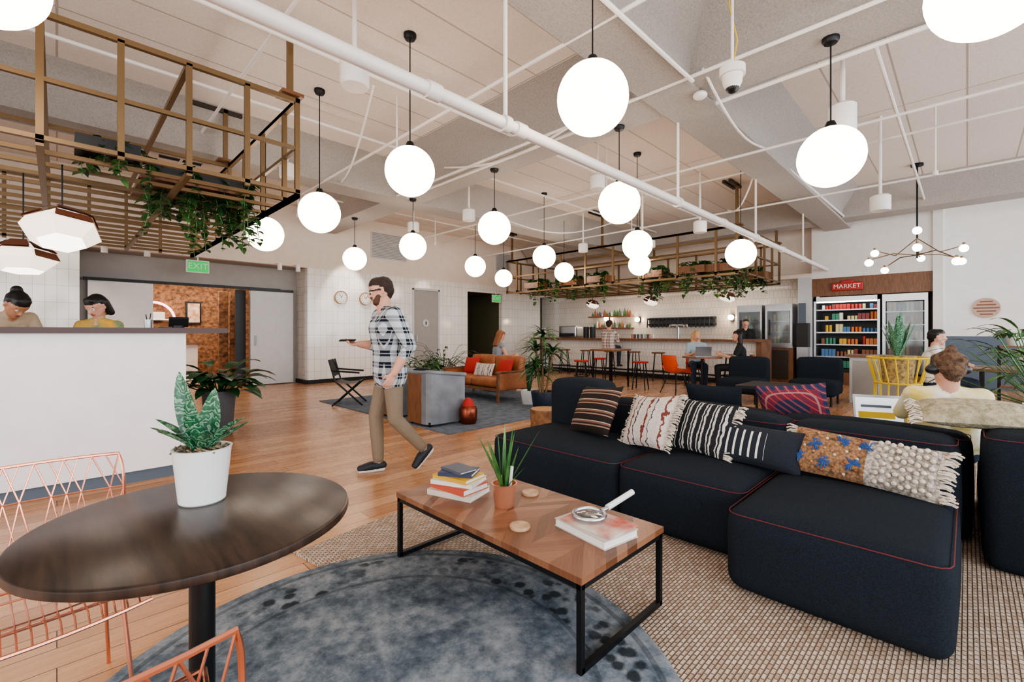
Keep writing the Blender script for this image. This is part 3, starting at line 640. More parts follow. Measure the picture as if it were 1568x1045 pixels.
pillow('boucle_pillow',(3.1,1.66,.6),.44,.42,.15,BOU,30,-22,8,CREAM)
pillow('black_white_pillow',(3.16,1.3,.6),.42,.38,.14,BWS,28,-5,-3,CREAM)
pillow('lumbar_pillow',(3.14,.96,.535),.56,.27,.13,m_dash(),30,0,-2)
BLU=mat('blue_yarn','#3c5f9e',.9)
def knots(b,w,h,t):
    def zt(x,y):
        k=(1-abs(2*x/w)**2.4)*(1-abs(2*y/h)**2.4); return max(k,0)**.55*t/2
    for i in range(9):
        for j in range(6):
            x=w*.12+i*w*.038; y=-h*.4+j*h*.155+(i%2)*.012; b.sph((x,y,zt(x,y)+.004),.013,CREAM,seg=8,rings=6)
    for cx,cy in((-w*.3,.03),(-.02,-.05),(-w*.22,-.07),(.04,.06),(-w*.4,-.05),(-.08,.07)):
        for k in range(20):
            a=random.uniform(0,6.28); L=random.uniform(.015,.035); z=zt(cx,cy); b.tube([(cx,cy,z),(cx+math.cos(a)*L,cy+math.sin(a)*L,z+.01),(cx+math.cos(a)*L*1.3,cy+math.sin(a)*L*1.3,z)],.0034,BLU,4)
    for i in range(7):
        for j in range(8): 
            x=-w*.45+i*w*.075; y=-h*.4+j*h*.11; 
            if (i+j)%2: b.sph((x,y,zt(x,y)),.009,random.choice([LEATHER,CREAM,OAKW]),seg=6,rings=5)
pillow('woven_lumbar_pillow',(3.16,.42,.54),.7,.28,.14,m_tri(),32,-3,-3,CREAM,knots)
PRB=m_plaid('red_plaid','#2c3c58','#9c3540','#d8b8a8',16)
pillow('plaid_pillow',(4.16,.98,.66),.5,.4,.14,PRB,-20,5,8)
pillow('navy_pillow',(4.16,1.6,.62),.5,.36,.14,NAVY,-15)
pillow('fringed_pillow',(3.8,-.02,.78),.5,.3,.13,mat('olive_cream_knit','#b7ad94',.95,col2='#8d866c',ns=30,bump=.8,bs=100),72,8,4,CREAM)
# ------------------------------------------------------------ coffee table
tx,ty=1.63,1.595
b=MB('coffee_table',(tx,ty,0)); CH=m_chevron(); LEGM=mat('matte_black_steel','#17181b',.45,.4)
b.box((0,0,.362),(.62,1.25,.026),CH); w,l=.3,.615
for sy in(-1,1):
    y=sy*(l-.005)
    for sx in(-1,1): b.box((sx*(w-.005),y,.19),(.022,.022,.335),LEGM)
    b.box((0,y,.033),(.6,.022,.022),LEGM); b.box((0,y,.338),(.6,.022,.022),LEGM)
for sx in(-1,1): b.box((sx*(w-.005),0,.338),(.022,1.23,.022),LEGM)
b.done()
TT=.375
def books(name,x,y,z,lst,rz0):
    b=MB(name,(x,y,z)); zz=0
    for (w,l,h,col,rz) in lst:
        m=mat('cover_'+col[1:],col,.5); b.box((0,0,zz+h/2),(w-.012,l-.008,h-.006),PAPER,rz=rz0+rz); b.box((0,0,zz+h-.0015),(w,l,.003),m,rz=rz0+rz); b.box((0,0,zz+.0015),(w,l,.003),m,rz=rz0+rz)
        R=Matrix.Rotation(rz0+rz,3,'Z'); p=R@Vector((-w/2,0,0)); b.box((p.x,p.y,zz+h/2),(.003,l,h),m,rz=rz0+rz); zz+=h
    b.done(); return zz
books('stack_of_books',1.56,1.97,TT,[(.2,.28,.03,'#d9cfc0',.1),(.19,.26,.032,'#c95b45',-.1),(.18,.25,.022,'#e8e4da',.2),(.17,.23,.022,'#d7a93c',0),(.14,.19,.02,'#3a4460',.35),(.12,.17,.012,'#555a68',-.2)],.2)
bk=mat('cover_pattern','#d8cfc4',.5,col2='#b5503c',ns=7)
b=MB('magazine_and_book',(1.68,1.16,TT)); b.box((0,0,.018),(.205,.29,.03),PAPER,rz=-.15); b.box((0,0,.0345),(.21,.3,.004),mat('cover_grey','#c9c4bb',.5),rz=-.15); b.box((0,0,.002),(.21,.3,.004),mat('cover_grey','#c9c4bb',.5),rz=-.15); b.box((.01,-.01,.041),(.2,.27,.009),bk,rz=-.05); b.done()
b=MB('magnifying_glass',(1.69,1.2,TT+.05)); P=[(math.cos(t)*.07,math.sin(t)*.07,.012) for t in [k*math.pi/16 for k in range(32)]]
b.tube(P,.009,STEEL,8,closed=True); b.lathe([(0,.018),(.04,.015),(.066,.01),(.04,.006),(0,.004)],GLASS,seg=32); b.tube([(.062,-.02,.014),(.1,-.03,.02)],.01,STEEL,10); b.tube([(.1,-.03,.022),(.27,-.06,.06)],.014,WPOT,12); b.done()
for x,y in((1.82,1.68),(1.47,1.42)):
    b=MB('wood_coaster',(x,y,TT)); b.lathe([(0,0),(.045,0),(.047,.004),(.045,.014),(0,.014)],mat('coaster_wood','#c9a98a',.6,col2='#b08e6c',ns=20),seg=32); b.done()
def blades(b,c,n,L0,L1,w,m,spread,zr=None,droop=.1):
    for i in range(n):
        a=random.uniform(0,6.28); s=random.uniform(.05,spread); b.leaf((c[0]+math.cos(a)*.02,c[1]+math.sin(a)*.02,c[2]),(math.cos(a)*s,math.sin(a)*s,1),random.uniform(L0,L1),w,m,droop*random.random(),8,.35,base=.3)
b=MB('potted_plant_in_copper_pot',(1.6,1.655,TT)); b.lathe([(0,0),(.045,0),(.05,.01),(.062,.11),(.066,.118),(.058,.118),(.056,.1),(0,.1)],COPPER,seg=32); b.lathe([(0,.098),(.056,.1)],SOIL)
blades(b,(0,0,.1),14,.14,.33,.018,GREEN,.9); blades(b,(0,.01,.1),4,.2,.34,.02,BGREEN,.3); b.tube([(.02,-.02,.1),(.03,-.025,.2)],.009,WPOT); b.done(fix=False)
# ------------------------------------------------------------ round table + plant
rx,ry=.285,1.50
b=MB('round_pedestal_table',(rx,ry,0)); b.lathe([(0,.722),(.372,.722),(.38,.727),(.382,.736),(.38,.746),(.374,.75),(0,.75)],DARKW,seg=96); b.tube([(0,0,.03),(0,0,.722)],.031,BLACK,24); b.lathe([(0,.022),(.24,.022),(.24,.03),(.05,.05),(.03,.07)],BLACK,seg=48); b.lathe([(.03,.7),(.12,.715),(.12,.722)],BLACK); b.done()
px,py=st(-.925,1.36)
b=MB('potted_snake_plant',(px,py,.75)); b.lathe([(0,0),(.056,0),(.06,.004),(.075,.155),(.078,.16),(.07,.16),(.068,.145),(0,.145)],WPOT,seg=40)
b.lathe([(0,.155),(.05,.152),(.069,.147)],SOIL)
for i in range(26):
    a=random.uniform(0,6.28); r=random.uniform(.02,.07); b.tube([(math.cos(a)*r*.6,math.sin(a)*r*.6,.15),(math.cos(a)*r,math.sin(a)*r,.165),(math.cos(a+.4)*r*1.15,math.sin(a+.4)*r*1.15,.152)],.003,SOIL,4)
for a,s,L,w,tw in((2.3,.22,.27,.062,-.75),(5.6,.1,.21,.055,-.5),(4.0,.5,.15,.05,None),(5.4,.9,.15,.045,None),(1.2,.6,.14,.045,None),(3.1,1.1,.15,.045,None),(2.6,.95,.16,.045,None),(0.0,1.0,.14,.045,None),(5.8,1.2,.15,.045,None),(3.6,.2,.18,.05,.3),(1.0,.25,.17,.05,-.9),(2.6,1.4,.13,.04,None),(4.6,1.2,.13,.04,None)):
    b.leaf((math.cos(a)*.015,math.sin(a)*.015,.15),(math.cos(a)*s,math.sin(a)*s,1),L,w,SNAKE,.1,12,.45,tw=tw,base=.13)
b.done(fix=False)
# ------------------------------------------------------------ wire chairs
def wire_chair(x,y,rz,fd=0):
    b=MB('copper_wire_chair',(x,y,0),rz); W2=.25
    prof=[(-.24-fd,.43),(-.2-fd,.455),(-.1-fd*.6,.448),(0,.435),(.1,.43),(.17,.44),(.215,.48),(.245,.56),(.265,.65),(.285,.74),(.3,.79)]
    def S(u,t):
        k=t*(len(prof)-1); i=min(int(k),len(prof)-2); f=k-i; yy=prof[i][0]*(1-f)+prof[i+1][0]*f; zz=prof[i][1]*(1-f)+prof[i+1][1]*f
        wd=W2*(1 if t<.55 else 1+.08*math.sin((t-.55)*6)); cv=.035*(u*u)
        if t>.6: yy-=.05*u*u*min(1,(t-.6)*4)
        else: zz+=cv*.5
        return (u*wd,yy,zz)
    n=22
    rim=[S(-1,i/n) for i in range(n+1)]+[S(-1+2*i/8,1) for i in range(1,8)]+[S(1,1-i/n) for i in range(n+1)]+[S(1-2*i/8,0) for i in range(1,8)]
    b.tube(rim,.0055,ROSE,6,closed=True)
    for i in range(1,18): u=-1+2*i/18; b.tube([S(u,k*.58/12) for k in range(13)],.0026,ROSE,5)
    for k in range(1,4): b.tube([S(-1+2*i/8,k*.16) for i in range(9)],.0026,ROSE,5)
    b.tube([S(-1+2*i/8,.6) for i in range(9)],.004,ROSE,5)
    m=7
    for i in range(m):
        u0=-1+2*i/m; u1=-1+2*(i+1)/m; um=(u0+u1)/2
        b.tube([S(u0,.6),S(um,.82),S(u0,1)],.003,ROSE,5); b.tube([S(u1,.6),S(um,.82),S(u1,1)],.003,ROSE,5); b.tube([S(um,.6),S(u0 if i%2 else u1,.82),S(um,1)],.0026,ROSE,5)
    b.tube([S(-1+2*i/8,.82) for i in range(9)],.003,ROSE,5)
    for sx in(-1,1):
        b.tube([(sx*.2,-.18,.44),(sx*.23,-.24,0.0)],.006,ROSE,8); b.tube([(sx*.2,.14,.43),(sx*.23,.25,.0)],.006,ROSE,8); b.tube([(sx*.2,-.18,.43),(sx*.2,.14,.42)],.006,ROSE,8)
    b.tube([(-.2,-.18,.43),(.2,-.18,.43)],.005,ROSE,6); b.tube([(-.2,.14,.42),(.2,.14,.42)],.005,ROSE,6); b.done()
wire_chair(-.07,2.03,.08,.07); wire_chair(-.03,1.08,math.pi-.12)
# ------------------------------------------------------------ lounge area
b=MB('leather_sofa'); x0,x1,y0,y1=5.5,6.25,5.85,7.4
for y in(y0,y1):
    b.bar((x0,y,0.012),(x0,y,.55),.04,WALN); b.bar((x1,y,.012),(x1+.08,y,.7),.04,WALN); b.box(((x0+x1)/2,y,.55),(x1-x0+.1,.06,.03),WALN); b.rbox(((x0+x1)/2,y,.38),(x1-x0-.04,.04,.3),.01,LEATHER)
b.box(((x0+x1)/2,(y0+y1)/2,.24),(x1-x0,y1-y0,.05),WALN)
for i in range(2):
    yy=y0+.05+(y1-y0-.1)*(i+.5)/2; b.rbox((x0+.35,yy,.35),(.68,(y1-y0-.14)/2,.16),.05,LEATHER,.015); b.rbox((x1-.05,yy,.6),(.16,(y1-y0-.14)/2,.42),.05,LEATHER,.015,ry=.15)
b.done()
pillow('red_pillow',(5.95,7.1,.6),.4,.36,.14,RED,20,5,5); pillow('red_pillow',(5.97,6.15,.6),.36,.34,.14,RED,20)
pillow('patterned_lumbar_pillow',(5.83,6.6,.54),.55,.28,.12,BOU,20)
def armchair(x,y):
    b=MB('grey_armchair',(x,y,.012))
    def shell(off,m,z0,z1):
        pts=[(-.3+off,.26),(-.3+off,-.08),(-.285+off,-.16),(-.24+off,-.225+off*.3),(-.16,-.25+off),(.3,-.25+off)]
        return pts
    o=shell(0,None,0,0); i_=shell(.05,None,0,0)
    top=[.7,.71,.72,.72,.71,.66]
    for k in range(len(o)-1):
        m=WALN if k==0 else CHGREY
        a,c_,a2,c2=o[k],o[k+1],i_[k],i_[k+1]
        vs=[(a[0],a[1],.03),(c_[0],c_[1],.03),(c_[0],c_[1],top[k+1]),(a[0],a[1],top[k]),(a2[0],a2[1],.03),(c2[0],c2[1],.03),(c2[0],c2[1],top[k+1]),(a2[0],a2[1],top[k])]
        b.add(vs,[(0,1,2,3),(4,7,6,5),(3,2,6,7),(0,4,5,1),(0,3,7,4),(1,5,6,2)],m)
    b.tube([(p[0]+.02,p[1]+.01,t) for p,t in zip(o,top)],.028,CHGREY,10)
    b.rbox((.03,.02,.3),(.54,.44,.24),.05,CHGREY,.012); b.rbox((-.2,.03,.56),(.14,.42,.38),.06,NAVY,.012); b.rbox((.02,.26,.36),(.58,.09,.6),.04,CHGREY,.005)
    for sx in(-.25,.25):
        for sy in(-.2,.22): b.tube([(sx,sy,.06),(sx,sy,0)],.018,BLACK)
    b.done()
armchair(3.72,5.2); armchair(3.75,6.1)
x,y=st(-.6,6.25); b=MB('copper_side_pot',(x,y,.012)); b.lathe([(0,0),(.1,0),(.12,.04),(.125,.2),(.1,.24),(0,.24)],mat('dark_copper','#8a4a38',.3,.9),seg=28); b.lathe([(0,.36),(.05,.33),(.08,.27),(.085,.24)],RED,seg=16); b.done()
x,y=st(-2.85,8.0); b=MB('black_folding_chair',(x,y,.012),rz=math.radians(-35))
for s_ in(-1,1):
    b.tube([(-.25,s_*.24,0),(.22,s_*.24,.42)],.016,BLACK); b.tube([(.25,s_*.24,0),(-.2,s_*.24,.42),(-.3,s_*.24,.78)],.016,BLACK); b.tube([(-.25,s_*.25,.6),(.2,s_*.25,.56)],.016,BLACK)
b.grid(lambda u,v:(-.2+.42*u,-.23+.46*v,.42-.05*math.sin(math.pi*u)),8,4,mat('black_leather','#1b1a1a',.5)); b.grid(lambda u,v:(-.22-.1*u,-.23+.46*v,.5+.28*u),6,4,mat('black_leather','#1b1a1a',.5)); b.tube([(-.22,-.24,.05),(-.22,.24,.05)],.01,BLACK); b.done()
def pot(b,r,h,m,z=0): b.lathe([(0,z),(r*.75,z),(r*.8,z+.01),(r,z+h*.9),(r,z+h),(r*.9,z+h),(r*.88,z+h*.88),(0,z+h*.88)],m,seg=28); b.lathe([(0,z+h*.89),(r*.88,z+h*.89)],SOIL)
# dracaena
x,y=st(.5,7.45); b=MB('potted_dracaena',(x,y,.0)); pot(b,.19,.3,NPOT)
for (dx,dy,h) in((0,0,1.25),(.14,-.1,.95),(-.14,.02,.75),(-.03,.12,1.0),(.08,.06,.6)):
    b.tube([(dx*.3,dy*.3,.25),(dx,dy,h)],.018,mat('bark','#7a6247',.9))
    for i in range(42):
        a=random.uniform(0,6.28); e=random.uniform(-.1,1.3); b.leaf((dx,dy,h-.08+random.uniform(0,.12)),(math.cos(a),math.sin(a),e),random.uniform(.3,.5),.042,random.choice([DGREEN,GREEN]),.5,6,.2,base=.35)
b.done(fix=False)
x,y=st(.3,8.0); b=MB('potted_snake_plant',(x,y,0)); pot(b,.15,.25,WPOT); blades(b,(0,0,.22),16,.35,.7,.06,DGREEN,.25); b.done(fix=False)
def leafy(name,x,y,z,potr,poth,potm,n,L,w,m,stem=.3,up=.8,base=.1):
    b=MB(name,(x,y,z)); pot(b,potr,poth,potm)
    for i in range(n):
        a=random.uniform(0,6.28); e=random.uniform(.2,1.6)*up; k=random.uniform(.3,1)*stem; d=Vector((math.cos(a),math.sin(a),e)).normalized(); p0=Vector((math.cos(a)*.03,math.sin(a)*.03,poth*.88)); p1=p0+d*k
        b.tube([p0,p1],.005,m,4); b.leaf(p1,(d.x,d.y,d.z*.4),L*random.uniform(.7,1.1),w,random.choice([m,DGREEN]),.5,6,.25,base=base)
    b.done(fix=False)
leafy('potted_leafy_plant',1.42,6.55,0,.18,.54,GPOT,60,.36,.16,DGREEN,.42,1.3)
x,y=st(-1.85,9.8); leafy('potted_palm',x,y,0,.18,.4,WPOT,44,.42,.09,GREEN,.5,.9)
x,y=st(-1.55,10.3); leafy('potted_palm',x,y,0,.2,.45,WPOT,50,.45,.05,DGREEN,.7,1.1)
x,y=st(-2.2,10.7); leafy('potted_palm',x,y,0,.2,.3,GPOT,30,.35,.08,GREEN,.45,.8)
b=MB('stump_stool',(4.35,3.75,0)); b.lathe([(0,0),(.2,0),(.19,.1),(.2,.28),(.19,.3)],mat('bark_wood','#9a7250',.8,col2='#6d4c33',ns=14,bump=.6),seg=20); b.lathe([(0,.3),(.19,.3)],OAKW,seg=20); b.done()
def shell_chair(x,y,rz,m=ORANGE):
    b=MB('orange_shell_chair',(x,y,0),rz)
    prof=[(.22,.43),(.16,.455),(.05,.44),(-.08,.43),(-.17,.46),(-.215,.55),(-.24,.68),(-.25,.8)]
    for off in(0,-.012):
        def f(u,v):
            k=v*(len(prof)-1); i=min(int(k),len(prof)-2); t=k-i; xx=prof[i][0]*(1-t)+prof[i+1][0]*t; zz=prof[i][1]*(1-t)+prof[i+1][1]*t
            s=2*u-1; wd=.23*(1-.15*v); zz+=.1*abs(s)**3*math.sin(math.pi*min(1,v*1.1)); xx+=.07*s*s*(v>.6)
            return (xx+off*(v>.6),s*wd,zz+off*(v<=.6))
        b.grid(f,12,20,m)
    for sx in(-1,1):
        for sy in(-1,1): b.tube([(sx*.08,sy*.1,.42),(sx*.22,sy*.22,0)],.01,BLACK,8)
    b.tube([(-.15,-.16,.2),(.15,.16,.2)],.006,BLACK,6); b.tube([(.15,-.16,.2),(-.15,.16,.2)],.006,BLACK,6); b.done()
tbl=st(4.07,9.75)
b=MB('dining_table',(tbl[0],tbl[1],0)); b.lathe([(0,.72),(.4,.72),(.4,.75),(0,.75)],WALN,seg=40); b.tube([(0,0,0.02),(0,0,.72)],.03,BLACK); b.lathe([(0,0),(.25,0),(.25,.015),(.03,.03)],BLACK); b.done()
b=MB('laptop',(tbl[0],tbl[1],.75),.6); b.box((0,0,.008),(.22,.32,.014),STEEL); b.box((-.13,0,.11),(.01,.32,.21),STEEL,ry=-.2); b.done()
c1=st(3.4,9.45); c2=st(4.75,9.45); c3=st(4.25,10.5)
shell_chair(*c1,math.atan2(tbl[1]-c1[1],tbl[0]-c1[0])); shell_chair(*c2,math.atan2(tbl[1]-c2[1],tbl[0]-c2[0])); shell_chair(*c3,math.atan2(tbl[1]-c3[1],tbl[0]-c3[0]))
t2=st(2.3,10.6); b=MB('high_table',(t2[0],t2[1],0)); b.box((0,0,.86),(.8,.6,.04),WALN)
for sx in(-1,1):
    for sy in(-1,1): b.bar((sx*.35,sy*.25,.0),(sx*.35,sy*.25,.85),.03,BLACK)
b.done()
for l,d in((1.6,10.5),(2.85,10.1),(2.2,11.5)): q=st(l,d); stool(q[0],q[1],.62,RED)
# right hand zone
q=st(4.28,5.05); b=MB('yellow_wire_plant_stand',(q[0],q[1],0))
for zz,r in((.98,.27),(.7,.2),(.02,.24)): b.tube([(math.cos(t)*r,math.sin(t)*r,zz) for t in [k*math.pi/16 for k in range(32)]],.011,YELLOW,6,closed=True)
for k in range(16):
    a=k*2*math.pi/16; b.tube([(math.cos(a)*.27,math.sin(a)*.27,.98),(math.cos(a+.1)*.2,math.sin(a+.1)*.2,.7),(math.cos(a)*.24,math.sin(a)*.24,.009)],.008,YELLOW,5)
b.lathe([(0,.7),(.13,.7),(.16,1.0),(0,1.0)],mat('woven_pot','#b69a63',.8,col2='#6f5b38',ns=30)); b.lathe([(0,.7),(.2,.7)],YELLOW)
blades(b,(0,0,.98),20,.25,.55,.07,SNAKE,.4); b.done(fix=False)
b=MB('grey_console'); b.bb(10.1,10.6,.65,1.5,0,.82,LGREY); b.bb(10.05,10.65,.6,1.55,.82,.86,WALN); b.bb(10.09,10.1,.7,1.05,.06,.76,GREY); b.bb(10.09,10.1,1.1,1.45,.06,.76,GREY); b.done()
b=MB('dark_low_table'); b.bb(7.3,8.2,1.6,2.5,.42,.46,BLACKP)
for x in(7.35,8.15):
    for y in(1.65,2.45): b.bar((x,y,0),(x,y,.42),.03,BLACK)
b.done()
b=MB('work_desk'); b.bb(9.0,9.9,-2.6,-.05,.72,.76,WALN)
for x in(9.05,9.85):
    for y in(-2.5,-.15): b.bar((x,y,0),(x,y,.72),.04,BLACK)
b.done()
b=MB('planter_shelf'); 
for z in(.3,.65,1.0): b.bb(11.6,12,-2.8,-.4,z,z+.03,WALN)
for y in(-2.8,-1.6,-.4):
    for x in(11.62,11.98): b.bar((x,y,0),(x,y,1.03),.03,BLACK)
b.done()
for i,(x,y,z) in enumerate(((11.8,-.6,1.03),(11.8,-1.3,1.03),(11.8,-2.0,1.03),(11.8,-1.0,.68))): leafy('potted_leafy_plant',x,y,z,.12,.16,WPOT,30,.26,.09,GREEN,.3,.8)
leafy('potted_palm',7.3,-.62,0,.2,.5,WPOT,90,.48,.045,GREEN,.95,1.5); leafy('potted_leafy_plant',9.4,-.6,.76,.1,.16,WPOT,30,.24,.09,BGREEN,.25)
b=MB('lap_desk'); b.rbox((4.62,.46,.45),(.36,.44,.08),.03,NAVY); b.done()
b=MB('laptop',(4.62,.46,.49),rz=.35); b.box((0,0,.01),(.24,.34,.018),STEEL); b.box((.16,0,.13),(.012,.34,.24),STEEL,ry=.25)
b.box((.15,0,.13),(.004,.31,.2),mat('screen_glow','#dfe6ee',.3,emit=.6),ry=.25); b.box((.146,.02,.16),(.004,.2,.02),BLUEG,ry=.25); b.box((.13,.02,.09),(.004,.24,.05),YELLOW,ry=.25); b.done()
for x,y in((8.9,2.9),(9.5,1.9)):
    b=MB('navy_lounge_chair',(x,y,0)); b.rbox((0,0,.3),(.7,.7,.26),.06,NAVY,.02); b.rbox((.3,0,.55),(.16,.7,.5),.06,NAVY,.02)
    for sx in(-.28,.28):
        for sy in(-.28,.28): b.tube([(sx,sy,.18),(sx,sy,0)],.018,BLACK)
    b.done()
# ------------------------------------------------------------ people
ico=bmesh.new(); bmesh.ops.create_icosphere(ico,subdivisions=2,radius=1); IV=[v.co.copy() for v in ico.verts]; IF=[tuple(v.index for v in f.verts) for f in ico.faces]; ico.free()
def person(name,loc,yaw,J,mats,hair='short',sleeve='long',hyaw=0,hpitch=0,voxel=.009,female=False,beard=False,glasses=False,handL=None,handR=None,feet=None,clampz=True,phones=False,hem=.02,bulk=1.0):
    PR=[]
    V=lambda p:Vector(p)
    J={k:V(p) for k,p in J.items()}
    def cap(a,b_,r0,r1,t): PR.append((V(a),V(b_),r0,r1,t))
    side=(J['shL']-J['shR']).normalized(); hs=(J['hipL']-J['hipR']).normalized()
    wf=.88 if female else bulk
    for s in(-1,1):
        cap(J['chest']+side*s*.078*wf,J['waist']+side*s*.06*wf,.113*wf,.104*wf,'shirt'); cap(J['waist']+side*s*.06*wf,J['pelvis']+hs*s*.065-V((0,0,hem)),.104*wf,.118*wf,'shirt')
        cap(J['pelvis']+hs*s*.06-V((0,0,.02)),J['pelvis']+hs*s*.07-V((0,0,.06)),.11,.108,'pants')
    up=(J['neck']-J['chest']).normalized()
    for k,s in(('L',1),('R',-1)):
        sh,el,wr=J['sh'+k],J['el'+k],J['wr'+k]
        cap(J['chest']+up*.05+side*s*.03,sh,.085*wf,.066*wf,'shirt')
        cap(J['neck']-up*.01+side*s*.03,sh,.045,.055*wf,'shirt')
        if sleeve=='long': cap(sh,el,.062*wf,.052*wf,'shirt'); cap(el,wr.lerp(el,.12),.052*wf,.038*wf,'shirt')
        elif sleeve=='roll': cap(sh,el,.066*wf,.057*wf,'shirt'); cap(el,el.lerp(wr,.35),.057,.05,'shirt')
        elif sleeve=='short': cap(sh,sh.lerp(el,.62),.064*wf,.06*wf,'shirt')
        cap(sh,el,.05*wf,.043*wf,'skin'); cap(el,el.lerp(wr,.35),.043*wf,.042*wf,'skin'); cap(el.lerp(wr,.35),wr,.042*wf,.027*wf,'skin')
        d=(wr-el).normalized(); hd=(handL if k=='L' else handR) or {}
        if 'dir' in hd: d=V(hd['dir']).normalized()
        nrm=V(hd.get('n',(0,-s,0))); nrm=(nrm-d*nrm.dot(d)).normalized(); lat=d.cross(nrm).normalized(); cu=hd.get('curl',.5)
        for o in(-.026,-.009,.009,.026): cap(wr+d*.01+lat*o*.7,wr+d*.075+lat*o,.014,.0125,'skin')
        ts=hd.get('thumb',1)
        for i,L in enumerate((.062,.07,.066,.052)):
            o=(i-1.5)*.02*ts; p=wr+d*.078+lat*(-o); c1_=cu*.5; d1=(d*math.cos(c1_)+nrm*math.sin(c1_)); c2_=cu*1.5; d2=(d*math.cos(c2_)+nrm*math.sin(c2_)); c3_=cu*2.3; d3=(d*math.cos(c3_)+nrm*math.sin(c3_))
            p1=p+d1*L*.45; p2=p1+d2*L*.33; p3=p2+d3*L*.25; cap(p,p1,.0098,.009,'skin'); cap(p1,p2,.009,.0083,'skin'); cap(p2,p3,.0083,.0072,'skin')
        tb=wr+d*.03+lat*.03*ts; td=(d*.7+lat*.6*ts+nrm*.35).normalized(); cap(tb,tb+td*.035,.013,.011,'skin'); cap(tb+td*.035,tb+td*.035+(d*.8+nrm*.4).normalized()*.03,.0105,.0085,'skin')
        hip,kn,an=J['hip'+k],J['knee'+k],J['ank'+k]
        cap(hip,kn,.092 if not female else .085,.066,'pants'); cap(kn,kn.lerp(an,.35),.064,.062,'pants'); cap(kn.lerp(an,.35),an+ (kn-an).normalized()*.03,.062,.05,'pants')
        cap(an+(kn-an).normalized()*.06,an,.038,.036,'skin')
        f=V(feet[k]).normalized() if feet and k in feet else V((1,s*.12,0)).normalized()
        u2=V((0,0,1)); u2=(u2-f*u2.dot(f)).normalized(); heel=an-u2*.035-f*.04; toe=an-u2*.05+f*.16; lt=u2.cross(f)
        for q in(-.014,.014):
            cap(heel+lt*q*.6,an+f*.07-u2*.035+lt*q,.034,.036,'shoe'); cap(an+f*.07-u2*.035+lt*q,toe+lt*q,.036,.026,'shoe'); cap(heel-u2*.035+lt*q,toe-u2*.02+lt*q,.02,.02,'sole')
    hc=J['head']; nk=J['neck']; cy_,sy_=math.cos(math.radians(hyaw)),math.sin(math.radians(hyaw)); cp,sp=math.cos(math.radians(hpitch)),math.sin(math.radians(hpitch))
    hf=V((cy_*cp,sy_*cp,-sp)); hl=V((-sy_,cy_,0)); hu=hf.cross(hl); k=.95 if female else 1.0
    def h(x,y,z): return hc+(hf*x+hl*y+hu*z)*k
    cap(nk-up*.04,h(-.015,0,-.06),.058*wf,.052*wf,'skin')
    cap(h(-.025,0,.028),h(.022,0,.03),.082*k,.076*k,'skin'); cap(h(.03,0,0),h(.042,0,-.07),.062*k,.043*k,'skin'); cap(h(.0,.028,-.03),h(.035,.02,-.075),.05*k,.034*k,'skin'); cap(h(.0,-.028,-.03),h(.035,-.02,-.075),.05*k,.034*k,'skin')
    cap(h(.055,0,-.095),h(.058,0,-.1),.03*k,.024*k,'beard' if beard else 'skin')
    cap(h(.088,0,.0),h(.108,0,-.032),.009,.0135,'skin'); cap(h(.1,.008,-.036),h(.1,-.008,-.036),.009,.009,'skin')
    cap(h(.083,.018,-.066),h(.083,-.018,-.066),.0075,.0075,'lip')
    for s in(-1,1):
        cap(h(.078,s*.031,.004),h(.079,s*.031,.004),.0125,.0125,'eyew'); cap(h(.0875,s*.031,.004),h(.088,s*.031,.004),.0055,.0055,'eye'); cap(h(.088,s*.018,.026),h(.078,s*.045,.026),.006,.0045,'hair')
        cap(h(-.008,s*.08,.015),h(-.012,s*.083,-.022),.016,.011,'skin')
        if glasses:
            cap(h(.096,s*.018,.014),h(.09,s*.05,.014),.004,.004,'eye'); cap(h(.09,s*.05,.01),h(-.005,s*.086,.012),.004,.004,'eye'); cap(h(.097,s*.02,-.012),h(.092,s*.045,-.012),.004,.004,'eye')
        if beard: cap(h(.025,s*.055,-.045),h(.055,s*.03,-.09),.018,.027,'beard')
        if phones: cap(h(-.01,s*.09,0),h(-.01,s*.1,0),.036,.034,'phone'); cap(h(-.01,s*.1,0),h(-.02,s*.085,.08),.012,.012,'phone'); cap(h(-.02,s*.085,.08),h(-.02,0,.128),.012,.012,'phone')
    if beard: cap(h(.088,.02,-.053),h(.088,-.02,-.053),.008,.008,'beard')
    cap(h(-.035,0,.042),h(.02,0,.055),.089*k,.073*k,'hair'); cap(h(-.05,0,.0),h(-.05,0,-.04),.075*k,.05*k,'hair')
    cap(h(.045,.03,.085),h(.04,-.03,.085),.032,.032,'hair')
    for s in(-1,1): cap(h(-.02,s*.05,.05),h(-.02,s*.058,.02),.045,.03,'hair')
    if hair in('long','bob'):
        L=.24 if hair=='long' else .1
        for s in(-1,-.4,.4,1): cap(h(-.045-.02*(1-abs(s)),s*.065,.03),h(-.05-.02*(1-abs(s)),s*.08,-L),.045,.035,'hair')
    if hair=='bun': cap(h(-.1,0,.09),h(-.105,0,.1),.045,.045,'hair')
    if hair=='frizzy':
        for i in range(34):
            a=random.uniform(0,6.28); e=random.uniform(-.3,1.3); r=.088; q=h(-.03+math.cos(a)*math.cos(e)*r,math.sin(a)*math.cos(e)*r*.85,.045+math.sin(e)*r*.8)
            cap(q,q+V((random.uniform(-.02,.02),random.uniform(-.02,.02),.01)),.017,.01,'hair')
        cap(h(-.06,.0,.12),h(-.07,0,.13),.035,.03,'hair')
    vs=[];fs=[]
